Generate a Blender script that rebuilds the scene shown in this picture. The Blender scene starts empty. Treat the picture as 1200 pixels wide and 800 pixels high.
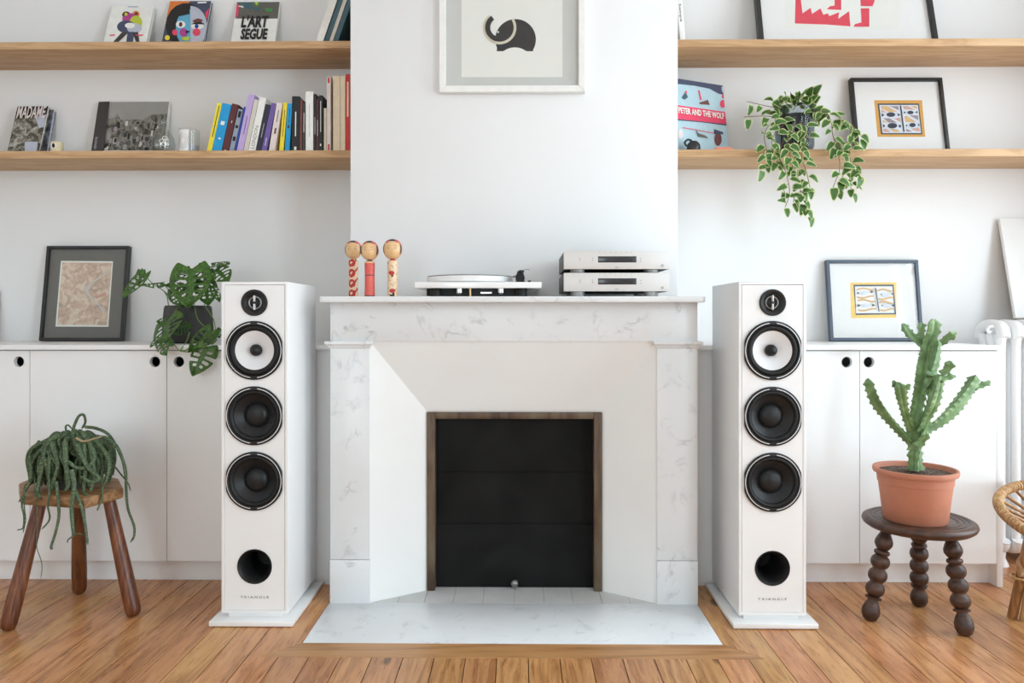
import bpy, bmesh, math, random
from mathutils import Vector, Matrix
random.seed(7)
sc = bpy.context.scene
PI = math.pi

# ------------------------------------------------------------------ camera, world, light
F, CXP, HOR = 870.0, 600.0, 374.0          # focal length in pixels, centre column, horizon row (1200x800)
YAW = math.radians(0.59)
CAM = Vector((0.022, 0.0, 0.9375))
cam = bpy.data.cameras.new('camera')
cam.sensor_width = 36.0
cam.lens = F / 1200 * 36.0
cam.shift_y = -(400 - HOR) / 1200
cam.clip_start = 0.05
cam_ob = bpy.data.objects.new('camera', cam)
sc.collection.objects.link(cam_ob)
cam_ob.location = CAM
cam_ob.rotation_euler = (PI / 2, 0, YAW)
sc.camera = cam_ob

def P(px, py, Y):
    """world point seen at a pixel of the 1200x800 photograph, at depth Y in the room"""
    a = (px - CXP) / F; b = (HOR - py) / F
    dx = a * math.cos(YAW) - math.sin(YAW); dy = a * math.sin(YAW) + math.cos(YAW)
    t = (Y - CAM.y) / dy
    return Vector((CAM.x + dx * t, Y, CAM.z + b * t))
def PX(px, Y): return P(px, HOR, Y).x
def PZ(py, Y, px=600): return P(px, py, Y).z

world = bpy.data.worlds.new('sky'); sc.world = world
world.use_nodes = True
bg = world.node_tree.nodes['Background']
bg.inputs[0].default_value = (0.80, 0.90, 1.0, 1); bg.inputs[1].default_value = 0.25

def area(name, loc, rot, sx, sy, power, col):
    l = bpy.data.lights.new(name, 'AREA'); l.shape = 'RECTANGLE'; l.size = sx; l.size_y = sy
    l.energy = power; l.color = col
    o = bpy.data.objects.new(name, l); sc.collection.objects.link(o)
    o.location = loc; o.rotation_euler = rot
    return o
# daylight arriving at the two tall windows in the right wall and at the window behind the camera
area('window_right_near_fireplace_offscreen', (2.66, 1.85, 1.30), (0, PI / 2, 0), 2.4, 1.3, 80, (0.81, 0.925, 1.0))
area('window_right_offscreen', (2.66, -0.55, 1.30), (0, PI / 2, 0), 2.4, 1.3, 136, (0.74, 0.90, 1.0))
area('window_behind_camera_offscreen', (-1.15, -3.22, 1.45), (PI / 2, 0, 0), 1.5, 2.2, 62, (0.84, 0.965, 1.0))

vs = sc.view_settings
vs.view_transform = 'Standard'; vs.look = 'None'; vs.gamma = 1.0; vs.use_curve_mapping = False
vs.exposure = -0.01
sc.cycles.use_denoising = True
sc.cycles.max_bounces = 10; sc.cycles.diffuse_bounces = 6; sc.cycles.transparent_max_bounces = 12
sc.cycles.caustics_reflective = False; sc.cycles.caustics_refractive = False
sc.cycles.sample_clamp_indirect = 6.0

# ------------------------------------------------------------------ materials
MATS = {}
def newmat(name):
    m = bpy.data.materials.new(name); m.use_nodes = True
    nt = m.node_tree
    return m, nt, nt.nodes['Principled BSDF']
def N(nt, t, **kw):
    n = nt.nodes.new(t)
    for k, v in kw.items():
        if k.startswith('i_'): n.inputs[k[2:].replace('_', ' ')].default_value = v
        else: setattr(n, k, v)
    return n
def L(nt, a, b): nt.links.new(a, b)
def ramp(nt, stops):
    r = nt.nodes.new('ShaderNodeValToRGB'); e = r.color_ramp.elements
    e[0].position, e[0].color = stops[0][0], (*stops[0][1], 1)
    e[1].position, e[1].color = stops[-1][0], (*stops[-1][1], 1)
    for p, c in stops[1:-1]:
        x = e.new(p); x.color = (*c, 1)
    return r
def srgb(r, g, b):
    f = lambda v: (v / 255 / 12.92) if v / 255 <= 0.04045 else ((v / 255 + 0.055) / 1.055) ** 2.4
    return (f(r), f(g), f(b))

def plain(name, col, rough=0.5, metal=0.0, var=0.04, scale=30, bump=0.0, coat=0.0):
    """a colour with a little procedural mottling"""
    m, nt, b = newmat(name)
    tc = N(nt, 'ShaderNodeTexCoord')
    n = N(nt, 'ShaderNodeTexNoise'); n.inputs['Scale'].default_value = scale; n.inputs['Detail'].default_value = 3
    L(nt, tc.outputs['Object'], n.inputs['Vector'])
    lo = tuple(c * (1 - var) for c in col); hi = tuple(min(1, c * (1 + var)) for c in col)
    r = ramp(nt, [(0.3, lo), (0.7, hi)])
    L(nt, n.outputs['Fac'], r.inputs['Fac']); L(nt, r.outputs['Color'], b.inputs['Base Color'])
    b.inputs['Roughness'].default_value = rough; b.inputs['Metallic'].default_value = metal
    b.inputs['Coat Weight'].default_value = coat
    if bump:
        bp = N(nt, 'ShaderNodeBump'); bp.inputs['Strength'].default_value = bump; bp.inputs['Distance'].default_value = 0.002
        L(nt, n.outputs['Fac'], bp.inputs['Height']); L(nt, bp.outputs['Normal'], b.inputs['Normal'])
    MATS[name] = m
    return m

def wood(name, dark, mid, light, axis='X', scale=1.0, rough=0.45, world_space=False, rnd=0.0, knots=False, wear=0.0):
    m, nt, b = newmat(name)
    if world_space:
        src = N(nt, 'ShaderNodeNewGeometry').outputs['Position']
    else:
        src = N(nt, 'ShaderNodeTexCoord').outputs['Object']
    oi = N(nt, 'ShaderNodeObjectInfo')
    mul = N(nt, 'ShaderNodeVectorMath', operation='SCALE'); mul.inputs[0].default_value = (13.7, 29.1, 7.3)
    L(nt, oi.outputs['Random'], mul.inputs['Scale'])
    add = N(nt, 'ShaderNodeVectorMath', operation='ADD'); L(nt, src, add.inputs[0]); L(nt, mul.outputs[0], add.inputs[1])
    mp = N(nt, 'ShaderNodeMapping')
    s = {'X': (1.2, 14, 14), 'Y': (14, 1.2, 14), 'Z': (14, 14, 1.2)}[axis]
    mp.inputs['Scale'].default_value = tuple(v * scale for v in s)
    L(nt, add.outputs[0], mp.inputs['Vector'])
    n1 = N(nt, 'ShaderNodeTexNoise'); n1.inputs['Scale'].default_value = 1.0; n1.inputs['Detail'].default_value = 5; n1.inputs['Distortion'].default_value = 0.6
    L(nt, mp.outputs[0], n1.inputs['Vector'])
    # growth rings: bands of the same stretched noise
    mm = N(nt, 'ShaderNodeMath', operation='MULTIPLY'); mm.inputs[1].default_value = 9.0
    L(nt, n1.outputs['Fac'], mm.inputs[0])
    fr = N(nt, 'ShaderNodeMath', operation='PINGPONG'); fr.inputs[1].default_value = 1.0
    L(nt, mm.outputs[0], fr.inputs[0])
    n2 = N(nt, 'ShaderNodeTexNoise'); n2.inputs['Scale'].default_value = 6.0; n2.inputs['Detail'].default_value = 4
    L(nt, mp.outputs[0], n2.inputs['Vector'])
    mx = N(nt, 'ShaderNodeMath', operation='MULTIPLY_ADD'); mx.inputs[1].default_value = 0.55
    L(nt, fr.outputs[0], mx.inputs[0])
    m2 = N(nt, 'ShaderNodeMath', operation='MULTIPLY'); m2.inputs[1].default_value = 0.45
    L(nt, n2.outputs['Fac'], m2.inputs[0]); L(nt, m2.outputs[0], mx.inputs[2])
    r = ramp(nt, [(0.08, dark), (0.45, mid), (0.85, light)])
    L(nt, mx.outputs[0], r.inputs['Fac'])
    out = r.outputs['Color']
    if rnd:
        hsv = N(nt, 'ShaderNodeHueSaturation')
        mr = N(nt, 'ShaderNodeMapRange'); mr.inputs['To Min'].default_value = 1 - rnd; mr.inputs['To Max'].default_value = 1 + rnd
        L(nt, oi.outputs['Random'], mr.inputs['Value']); L(nt, mr.outputs[0], hsv.inputs['Value'])
        mr2 = N(nt, 'ShaderNodeMapRange'); mr2.inputs['To Min'].default_value = 0.49; mr2.inputs['To Max'].default_value = 0.508
        mod = N(nt, 'ShaderNodeMath', operation='FRACT'); mm3 = N(nt, 'ShaderNodeMath', operation='MULTIPLY'); mm3.inputs[1].default_value = 7.31
        L(nt, oi.outputs['Random'], mm3.inputs[0]); L(nt, mm3.outputs[0], mod.inputs[0]); L(nt, mod.outputs[0], mr2.inputs['Value'])
        L(nt, mr2.outputs[0], hsv.inputs['Hue'])
        L(nt, out, hsv.inputs['Color']); out = hsv.outputs['Color']
    if knots:
        vo = N(nt, 'ShaderNodeTexVoronoi'); vo.inputs['Scale'].default_value = 1.0; vo.inputs['Randomness'].default_value = 1.0
        mpk = N(nt, 'ShaderNodeMapping'); mpk.inputs['Scale'].default_value = (6.0, 2.6, 6.0)
        L(nt, add.outputs[0], mpk.inputs['Vector']); L(nt, mpk.outputs[0], vo.inputs['Vector'])
        kr = ramp(nt, [(0.0, (1, 1, 1)), (0.055, (0.8, 0.8, 0.8)), (0.10, (0, 0, 0))])
        L(nt, vo.outputs['Distance'], kr.inputs['Fac'])
        mixk = N(nt, 'ShaderNodeMix', data_type='RGBA'); mixk.inputs['B'].default_value = (*[c * 0.35 for c in dark], 1)
        L(nt, kr.outputs['Color'], mixk.inputs['Factor']); L(nt, out, mixk.inputs['A']); out = mixk.outputs['Result']
    L(nt, out, b.inputs['Base Color'])
    b.inputs['Roughness'].default_value = rough
    rr = N(nt, 'ShaderNodeMapRange'); rr.inputs['To Min'].default_value = rough - 0.07; rr.inputs['To Max'].default_value = rough + 0.1
    L(nt, n2.outputs['Fac'], rr.inputs['Value']); L(nt, rr.outputs[0], b.inputs['Roughness'])
    bp = N(nt, 'ShaderNodeBump'); bp.inputs['Strength'].default_value = 0.12; bp.inputs['Distance'].default_value = 0.001
    L(nt, mx.outputs[0], bp.inputs['Height']); L(nt, bp.outputs['Normal'], b.inputs['Normal'])
    MATS[name] = m
    return m

def marble(name, base, vein, rough=0.3, amount=0.5):
    m, nt, b = newmat(name)
    g = N(nt, 'ShaderNodeNewGeometry')
    n1 = N(nt, 'ShaderNodeTexNoise'); n1.inputs['Scale'].default_value = 9; n1.inputs['Detail'].default_value = 10; n1.inputs['Distortion'].default_value = 1.1
    L(nt, g.outputs['Position'], n1.inputs['Vector'])
    a = N(nt, 'ShaderNodeMath', operation='SUBTRACT'); a.inputs[1].default_value = 0.5; L(nt, n1.outputs['Fac'], a.inputs[0])
    ab = N(nt, 'ShaderNodeMath', operation='ABSOLUTE'); L(nt, a.outputs[0], ab.inputs[0])
    vr = ramp(nt, [(0.0, (1, 1, 1)), (0.012, (0.55, 0.55, 0.55)), (0.045, (0, 0, 0))])
    L(nt, ab.outputs[0], vr.inputs['Fac'])
    n2 = N(nt, 'ShaderNodeTexNoise'); n2.inputs['Scale'].default_value = 16; n2.inputs['Detail'].default_value = 6
    L(nt, g.outputs['Position'], n2.inputs['Vector'])
    mk = ramp(nt, [(0.5, (0, 0, 0)), (0.68, (1, 1, 1))]); L(nt, n2.outputs['Fac'], mk.inputs['Fac'])
    mu = N(nt, 'ShaderNodeMath', operation='MULTIPLY'); L(nt, vr.outputs['Color'], mu.inputs[0]); L(nt, mk.outputs['Color'], mu.inputs[1])
    n3 = N(nt, 'ShaderNodeTexNoise'); n3.inputs['Scale'].default_value = 3; n3.inputs['Detail'].default_value = 6
    L(nt, g.outputs['Position'], n3.inputs['Vector'])
    cr = ramp(nt, [(0.35, tuple(c * 0.93 for c in base)), (0.65, base)]); L(nt, n3.outputs['Fac'], cr.inputs['Fac'])
    mul = N(nt, 'ShaderNodeMath', operation='MULTIPLY'); mul.inputs[1].default_value = amount; L(nt, mu.outputs[0], mul.inputs[0])
    mix = N(nt, 'ShaderNodeMix', data_type='RGBA'); mix.inputs['B'].default_value = (*vein, 1)
    L(nt, mul.outputs[0], mix.inputs['Factor']); L(nt, cr.outputs['Color'], mix.inputs['A'])
    L(nt, mix.outputs['Result'], b.inputs['Base Color'])
    b.inputs['Roughness'].default_value = rough
    MATS[name] = m
    return m

def thin_glass(name, tint=(1, 1, 1), gloss=0.12):
    m, nt, b = newmat(name); nt.nodes.remove(b)
    t = N(nt, 'ShaderNodeBsdfTransparent'); t.inputs[0].default_value = (*tint, 1)
    g = N(nt, 'ShaderNodeBsdfGlossy'); g.inputs['Roughness'].default_value = 0.03
    lw = N(nt, 'ShaderNodeLayerWeight'); lw.inputs['Blend'].default_value = 0.5
    pw = N(nt, 'ShaderNodeMath', operation='POWER'); pw.inputs[1].default_value = 4.0; L(nt, lw.outputs['Facing'], pw.inputs[0])
    mm = N(nt, 'ShaderNodeMath', operation='MULTIPLY_ADD', use_clamp=True); mm.inputs[1].default_value = 0.45; mm.inputs[2].default_value = gloss
    L(nt, pw.outputs[0], mm.inputs[0])
    mx = N(nt, 'ShaderNodeMixShader'); L(nt, mm.outputs[0], mx.inputs[0]); L(nt, t.outputs[0], mx.inputs[1]); L(nt, g.outputs[0], mx.inputs[2])
    L(nt, mx.outputs[0], nt.nodes['Material Output'].inputs['Surface'])
    MATS[name] = m
    return m

def colornoise(name, stops, scale=20, detail=4, rough=0.6, dist=0.5, coord='Object', stretch=(1, 1, 1)):
    m, nt, b = newmat(name)
    tc = N(nt, 'ShaderNodeTexCoord'); mp = N(nt, 'ShaderNodeMapping'); mp.inputs['Scale'].default_value = stretch
    L(nt, tc.outputs[coord], mp.inputs['Vector'])
    n = N(nt, 'ShaderNodeTexNoise'); n.inputs['Scale'].default_value = scale; n.inputs['Detail'].default_value = detail; n.inputs['Distortion'].default_value = dist
    L(nt, mp.outputs[0], n.inputs['Vector'])
    r = ramp(nt, stops); L(nt, n.outputs['Fac'], r.inputs['Fac']); L(nt, r.outputs['Color'], b.inputs['Base Color'])
    b.inputs['Roughness'].default_value = rough
    MATS[name] = m
    return m

plain('wall_paint', (0.79, 0.79, 0.79), 0.85, var=0.012, scale=3)
plain('ceiling_paint', (0.84, 0.84, 0.83), 0.9, var=0.01, scale=3)
plain('cabinet_white', (0.84, 0.845, 0.85), 0.38, var=0.01, scale=4)
plain('counter_white', (0.84, 0.84, 0.84), 0.35, var=0.01, scale=4)
plain('plaster_white', (0.80, 0.80, 0.79), 0.8, var=0.015, scale=5)
plain('subfloor', srgb(140, 98, 62), 0.9)
wood('oak', srgb(172, 132, 92), srgb(193, 154, 112), srgb(205, 168, 126), 'X', 2.0, 0.5, world_space=True)
wood('pine_floor', srgb(146, 98, 58), srgb(185, 131, 84), srgb(204, 152, 102), 'Y', 1.8, 0.28, world_space=True, rnd=0.10, knots=True)
wood('pine_border', srgb(136, 90, 54), srgb(170, 120, 78), srgb(184, 134, 90), 'X', 1.3, 0.36, world_space=True, rnd=0.06)
marble('marble', (0.74, 0.75, 0.76), (0.26, 0.27, 0.29), 0.32, 0.55)
marble('marble_hearth', (0.78, 0.80, 0.82), (0.36, 0.38, 0.40), 0.28, 0.5)
plain('hearth_tile', (0.55, 0.55, 0.54), 0.5, var=0.08, scale=9)
colornoise('shutter_black', [(0.3, (0.006, 0.006, 0.006)), (0.7, (0.014, 0.014, 0.014))], 6, rough=0.42)
MATS['shutter_black'].node_tree.nodes['Principled BSDF'].inputs['Specular IOR Level'].default_value = 0.10
colornoise('old_brass', [(0.3, srgb(58, 42, 34)), (0.5, srgb(92, 72, 56)), (0.72, srgb(108, 96, 76))], 22, rough=0.45, stretch=(1, 1, 0.25))
MATS['old_brass'].node_tree.nodes['Principled BSDF'].inputs['Metallic'].default_value = 0.25
plain('knob_metal', (0.28, 0.27, 0.26), 0.4, 0.8)
plain('speaker_white', (0.82, 0.82, 0.82), 0.35, var=0.008, scale=8)
plain('speaker_base', (0.82, 0.82, 0.82), 0.22, var=0.006, scale=8, coat=0.4)
plain('rubber_black', (0.010, 0.010, 0.010), 0.5)
MATS['rubber_black'].node_tree.nodes['Principled BSDF'].inputs['Specular IOR Level'].default_value = 0.3
plain('satin_black', (0.014, 0.014, 0.014), 0.45)
MATS['satin_black'].node_tree.nodes['Principled BSDF'].inputs['Specular IOR Level'].default_value = 0.3
plain('cone_black', (0.014, 0.014, 0.015), 0.42)
MATS['cone_black'].node_tree.nodes['Principled BSDF'].inputs['Specular IOR Level'].default_value = 0.3
plain('trim_silver', (0.72, 0.72, 0.73), 0.35, 0.2)
plain('cone_white', (0.72, 0.72, 0.73), 0.4, var=0.01)
plain('silver', (0.75, 0.75, 0.76), 0.22, 1.0)
plain('lettering_grey', (0.22, 0.22, 0.23), 0.4, 0.3)
plain('gap_dark', (0.02, 0.02, 0.02), 0.8)
plain('amp_silver', (0.66, 0.645, 0.63), 0.42, 0.15, var=0.01)
plain('amp_side', (0.06, 0.06, 0.06), 0.45, 0.3)
plain('display_dark', (0.035, 0.035, 0.04), 0.15)
plain('button_grey', (0.30, 0.29, 0.28), 0.4, 0.4)
plain('amp_foot', (0.45, 0.44, 0.43), 0.4, 0.4)
plain('turntable_white', (0.83, 0.83, 0.83), 0.18, var=0.004, coat=0.5)
plain('platter_white', (0.80, 0.80, 0.80), 0.25, var=0.004)
plain('felt_grey', (0.10, 0.10, 0.105), 0.9)
plain('brass_rod', (0.55, 0.38, 0.18), 0.35, 0.8)
plain('frame_black', (0.018, 0.018, 0.018), 0.4)
plain('frame_slate', srgb(74, 86, 102), 0.45)
plain('frame_white', (0.80, 0.79, 0.76), 0.5)
plain('mat_grey', srgb(202, 203, 199), 0.8, var=0.01)
plain('mat_taupe', srgb(108, 107, 101), 0.8, var=0.02)
plain('paper_white', (0.82, 0.82, 0.81), 0.8, var=0.01)
plain('paper_cream', srgb(232, 232, 226), 0.8, var=0.01)
plain('ink_black', srgb(34, 32, 32), 0.75)
plain('ink_navy', srgb(52, 58, 76), 0.8, var=0.15)
plain('ink_red', srgb(222, 62, 82), 0.75, var=0.05, scale=60)
plain('ink_ochre', srgb(214, 160, 78), 0.8, var=0.07, scale=80)
plain('ink_tan', srgb(214, 178, 128), 0.8, var=0.06, scale=80)
plain('ink_pink', srgb(206, 164, 148), 0.8, var=0.08, scale=80)
plain('ink_mauve', srgb(158, 144, 150), 0.8, var=0.08, scale=80)
plain('ink_yellowpale', srgb(240, 204, 122), 0.8, var=0.06, scale=60)
plain('ink_paleblue', srgb(214, 222, 232), 0.8, var=0.04, scale=60)
plain('ink_beige', srgb(210, 204, 182), 0.8)
thin_glass('picture_glass', (0.99, 0.99, 0.99), 0.02)
thin_glass('window_glass', (1, 1, 1), 0.02)
thin_glass('clear_glass', (0.95, 0.965, 0.965), 0.05)
thin_glass('pot_glass', (0.70, 0.74, 0.76), 0.03)
colornoise('map_print', [(0.25, srgb(150, 152, 150)), (0.40, srgb(196, 170, 150)), (0.52, srgb(212, 186, 164)), (0.62, srgb(226, 214, 196)), (0.78, srgb(200, 166, 148))], 34, 10, 0.8, 0.8)
colornoise('city_photo', [(0.3, srgb(40, 40, 36)), (0.45, srgb(96, 94, 86)), (0.55, srgb(140, 138, 130)), (0.66, srgb(74, 84, 74)), (0.8, srgb(190, 188, 182))], 42, 6, 0.6, 0.4, stretch=(1.2, 1, 0.9))
plain('photo_sky', srgb(150, 150, 146), 0.6, var=0.12, scale=8)
colornoise('madame_photo', [(0.3, srgb(30, 28, 24)), (0.45, srgb(86, 80, 68)), (0.58, srgb(150, 146, 134)), (0.75, srgb(206, 206, 206))], 45, 4, 0.5, 1.0)
colornoise('grey_spine', [(0.35, srgb(70, 74, 84)), (0.65, srgb(150, 152, 162))], 40, 3, 0.6)
wood('stool_wood', srgb(60, 30, 16), srgb(104, 58, 32), srgb(132, 80, 46), 'Z', 1.6, 0.35, rnd=0.05)
wood('stool_seat_wood', srgb(92, 60, 34), srgb(142, 102, 64), srgb(170, 130, 88), 'X', 2.2, 0.5)
wood('dark_wood', srgb(40, 24, 17), srgb(66, 43, 32), srgb(86, 58, 44), 'X', 1.6, 0.38)
wood('cane', srgb(150, 108, 64), srgb(186, 146, 98), srgb(208, 172, 126), 'Z', 3.0, 0.45, rnd=0.08)
wood('cane_dark', srgb(120, 80, 46), srgb(156, 114, 70), srgb(180, 138, 90), 'Z', 3.0, 0.45, rnd=0.08)
plain('terracotta', srgb(184, 120, 94), 0.65, var=0.05, scale=25, bump=0.05)
plain('charcoal_pot', srgb(66, 65, 64), 0.75, var=0.12, scale=14, bump=0.15)
colornoise('soil', [(0.3, (0.03, 0.02, 0.015)), (0.55, (0.10, 0.065, 0.045)), (0.75, (0.30, 0.24, 0.2))], 140, 3, 0.95)
colornoise('cactus_green', [(0.3, srgb(82, 112, 66)), (0.55, srgb(112, 144, 94)), (0.75, srgb(150, 176, 128))], 26, 4, 0.5)
plain('cactus_tooth', srgb(98, 104, 66), 0.7)
colornoise('rat_green', [(0.35, srgb(46, 62, 42)), (0.55, srgb(76, 96, 64)), (0.7, srgb(128, 144, 104))], 260, 2, 0.6)
plain('dry_stem', srgb(150, 134, 104), 0.8)
colornoise('monstera_green', [(0.3, srgb(34, 64, 20)), (0.55, srgb(62, 100, 34)), (0.75, srgb(98, 136, 56))], 18, 3, 0.35)
plain('monstera_stem', srgb(104, 138, 62), 0.5)
colornoise('leaf_green', [(0.3, srgb(46, 84, 34)), (0.6, srgb(74, 116, 54)), (0.8, srgb(112, 146, 84))], 60, 3, 0.4)
plain('leaf_cream', srgb(196, 206, 140), 0.45, var=0.06)
plain('vine_stem', srgb(120, 92, 66), 0.6)
plain('radiator_white', (0.82, 0.82, 0.82), 0.35, var=0.01)
plain('canvas_white', (0.83, 0.83, 0.82), 0.75, var=0.01)
plain('doll_wood', srgb(226, 186, 136), 0.35, var=0.04, scale=40, coat=0.3)
plain('doll_cream', srgb(230, 200, 164), 0.4, var=0.03)
plain('doll_red', srgb(186, 34, 40), 0.4, var=0.08)
plain('doll_coral', srgb(214, 92, 80), 0.4, var=0.10, scale=120)
plain('doll_pink', srgb(202, 92, 96), 0.4, var=0.12, scale=120)
plain('doll_black', srgb(30, 24, 22), 0.4)
plain('doll_plum', srgb(96, 40, 66), 0.4)
plain('wax', srgb(216, 204, 170), 0.5)
plain('label_white', (0.84, 0.84, 0.83), 0.7)
plain('coral_card', srgb(226, 138, 116), 0.7)
plain('black_leather', (0.012, 0.012, 0.012), 0.3)
_cols = dict(yellow=(236, 214, 52), cyan=(20, 150, 208), maroon=(88, 36, 40), steel=(140, 150, 166), blue=(30, 62, 150), lilac=(190, 166, 214),
             offwhite=(206, 200, 190), white=(234, 233, 228), navy=(40, 38, 58), purple=(108, 88, 156), rosewhite=(226, 214, 210), black=(26, 25, 26),
             brownred=(110, 62, 60), darkgrey=(60, 56, 54), beige=(206, 194, 172), cream=(226, 208, 180), red=(196, 52, 44), teal=(62, 96, 106),
             pagecream=(226, 214, 196), orange=(220, 122, 52), skyblue=(96, 168, 200), palegrey=(186, 190, 204), pink=(226, 66, 100), green=(70, 138, 70),
             slate=(96, 94, 88), icy=(176, 204, 214), nightblue=(66, 72, 98), magenta=(176, 60, 140), lime=(186, 196, 60))
for k, v in _cols.items(): plain('c_' + k, srgb(*v), 0.55, var=0.05, scale=40)

# ------------------------------------------------------------------ mesh helpers
class MB:
    def __init__(s): s.v = []; s.f = []; s.m = []
    def add(s, vs_, fs, mi=0):
        o = len(s.v); s.v += [tuple(x) for x in vs_]
        for f in fs: s.f.append(tuple(o + i for i in f)); s.m.append(mi)
        return s
    def box(s, x0, x1, y0, y1, z0, z1, mi=0):
        v = [(x, y, z) for x in (x0, x1) for y in (y0, y1) for z in (z0, z1)]
        return s.add(v, [(0, 1, 3, 2), (4, 6, 7, 5), (0, 4, 5, 1), (2, 3, 7, 6), (0, 2, 6, 4), (1, 5, 7, 3)], mi)
    def hexa(s, a, b, mi=0):
        """front quad a and back quad b, both counter-clockwise seen from the front"""
        return s.add(list(a) + list(b), [(0, 1, 2, 3), (7, 6, 5, 4), (0, 4, 5, 1), (1, 5, 6, 2), (2, 6, 7, 3), (3, 7, 4, 0)], mi)
    def lathe(s, prof, n=32, axis='Z', c=(0, 0, 0), mi=0, cap=True):
        rings = []; vs_ = []; fs = []
        for r, h in prof:
            ring = []
            if r < 1e-6:
                ring = [len(vs_)]; vs_.append((0, 0, h))
            else:
                for i in range(n):
                    a = 2 * PI * i / n; ring.append(len(vs_)); vs_.append((r * math.cos(a), r * math.sin(a), h))
            rings.append(ring)
        for A, B in zip(rings, rings[1:]):
            for i in range(n):
                j = (i + 1) % n
                if len(A) == 1 and len(B) == 1: continue
                if len(A) == 1: fs.append((A[0], B[j], B[i]))
                elif len(B) == 1: fs.append((A[i], A[j], B[0]))
                else: fs.append((A[i], A[j], B[j], B[i]))
        if cap:
            if len(rings[0]) > 1: fs.append(tuple(reversed(rings[0])))
            if len(rings[-1]) > 1: fs.append(tuple(rings[-1]))
        if axis == 'Y': vs_ = [(x, -h, y) for x, y, h in vs_]       # h points towards the camera
        elif axis == 'X': vs_ = [(h, x, y) for x, y, h in vs_]
        return s.add([(x + c[0], y + c[1], z + c[2]) for x, y, z in vs_], fs, mi)
    def lathe_between(s, p0, p1, prof, n=20, mi=0):
        """turned piece from p0 to p1; prof = (fraction along, radius)"""
        p0 = Vector(p0); p1 = Vector(p1); d = p1 - p0; ln = d.length
        q = Vector((0, 0, 1)).rotation_difference(d.normalized())
        t = MB(); t.lathe([(r, f * ln) for f, r in prof], n)
        return s.add([q @ Vector(v) + p0 for v in t.v], t.f, mi)
    def tube(s, pts, rad, n=8, mi=0, closed=False, cap=True):
        pts = [Vector(p) for p in pts]; m = len(pts)
        rs = rad if isinstance(rad, (list, tuple)) else [rad] * m
        vs_ = []; fs = []
        t0 = (pts[1] - pts[0]).normalized()
        u = t0.orthogonal().normalized()
        for i in range(m):
            if closed: t = pts[(i + 1) % m] - pts[i - 1]
            else: t = pts[min(i + 1, m - 1)] - pts[max(i - 1, 0)]
            t = t.normalized() if t.length > 1e-9 else t0
            u = (u - t * u.dot(t)); u = u.normalized() if u.length > 1e-6 else t.orthogonal().normalized()
            w = t.cross(u)
            for k in range(n):
                a = 2 * PI * k / n
                vs_.append(pts[i] + (u * math.cos(a) + w * math.sin(a)) * rs[i])
        for i in range(m if closed else m - 1):
            A = i * n; B = ((i + 1) % m) * n
            for k in range(n):
                l = (k + 1) % n; fs.append((A + k, A + l, B + l, B + k))
        if not closed and cap:
            fs.append(tuple(reversed(range(n)))); fs.append(tuple(range((m - 1) * n, m * n)))
        return s.add(vs_, fs, mi)
    def prism(s, poly, z0, z1, mi=0):
        n = len(poly)
        v = [(x, y, z0) for x, y in poly] + [(x, y, z1) for x, y in poly]
        f = [tuple(reversed(range(n))), tuple(range(n, 2 * n))] + [(i, (i + 1) % n, n + (i + 1) % n, n + i) for i in range(n)]
        return s.add(v, f, mi)
    def flat(s, poly, y, mi=0):
        """a flat printed shape in the local XZ plane, facing -Y"""
        return s.add([(x, y, z) for x, z in poly], [tuple(range(len(poly)))], mi)
    def holed(s, x0, x1, z0, z1, cx, cz, r, y0, y1, n=40, mi=0):
        """plate (front at y0, back at y1) with a round hole"""
        ang = [2 * PI * i / n for i in range(n)]
        for X, Z in ((x0, z0), (x1, z0), (x0, z1), (x1, z1)): ang.append(math.atan2(Z - cz, X - cx) % (2 * PI))
        ang = sorted(set(round(a, 6) for a in ang)); k = len(ang)
        ins = []; out = []
        for a in ang:
            c, d = math.cos(a), math.sin(a)
            t = min(((x1 if c > 0 else x0) - cx) / c if abs(c) > 1e-9 else 1e9, ((z1 if d > 0 else z0) - cz) / d if abs(d) > 1e-9 else 1e9)
            ins.append((cx + r * c, cz + r * d)); out.append((cx + t * c, cz + t * d))
        v = [(x, y0, z) for x, z in ins] + [(x, y0, z) for x, z in out] + [(x, y1, z) for x, z in ins] + [(x, y1, z) for x, z in out]
        f = []
        for i in range(k):
            j = (i + 1) % k
            f += [(i, k + i, k + j, j), (2 * k + j, 3 * k + j, 3 * k + i, 2 * k + i), (i, j, 2 * k + j, 2 * k + i), (k + j, k + i, 3 * k + i, 3 * k + j)]
        return s.add(v, f, mi)
    def mesh(s, name, mats, smooth=None, bevel=0.0, seg=2):
        me = bpy.data.meshes.new(name)
        me.from_pydata(s.v, [], s.f)
        mats = mats if isinstance(mats, (list, tuple)) else [mats]
        for m in mats: me.materials.append(MATS[m])
        if len(mats) > 1: me.polygons.foreach_set('material_index', s.m)
        bm = bmesh.new(); bm.from_mesh(me)
        bmesh.ops.remove_doubles(bm, verts=bm.verts, dist=1e-6)
        if bevel:
            ed = [e for e in bm.edges if len(e.link_faces) == 2 and e.calc_face_angle(0) > 0.6]
            bmesh.ops.bevel(bm, geom=ed, offset=bevel, segments=seg, affect='EDGES', profile=0.5, clamp_overlap=True)
        bm.to_mesh(me); bm.free()
        if smooth or bevel:
            me.polygons.foreach_set('use_smooth', [True] * len(me.polygons))
            me.set_sharp_from_angle(angle=math.radians(smooth if smooth else 40))
        me.update()
        return me
    def build(s, name, mats, parent=None, smooth=None, bevel=0.0, seg=2):
        return link(name, s.mesh(name, mats, smooth, bevel, seg), parent)

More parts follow.
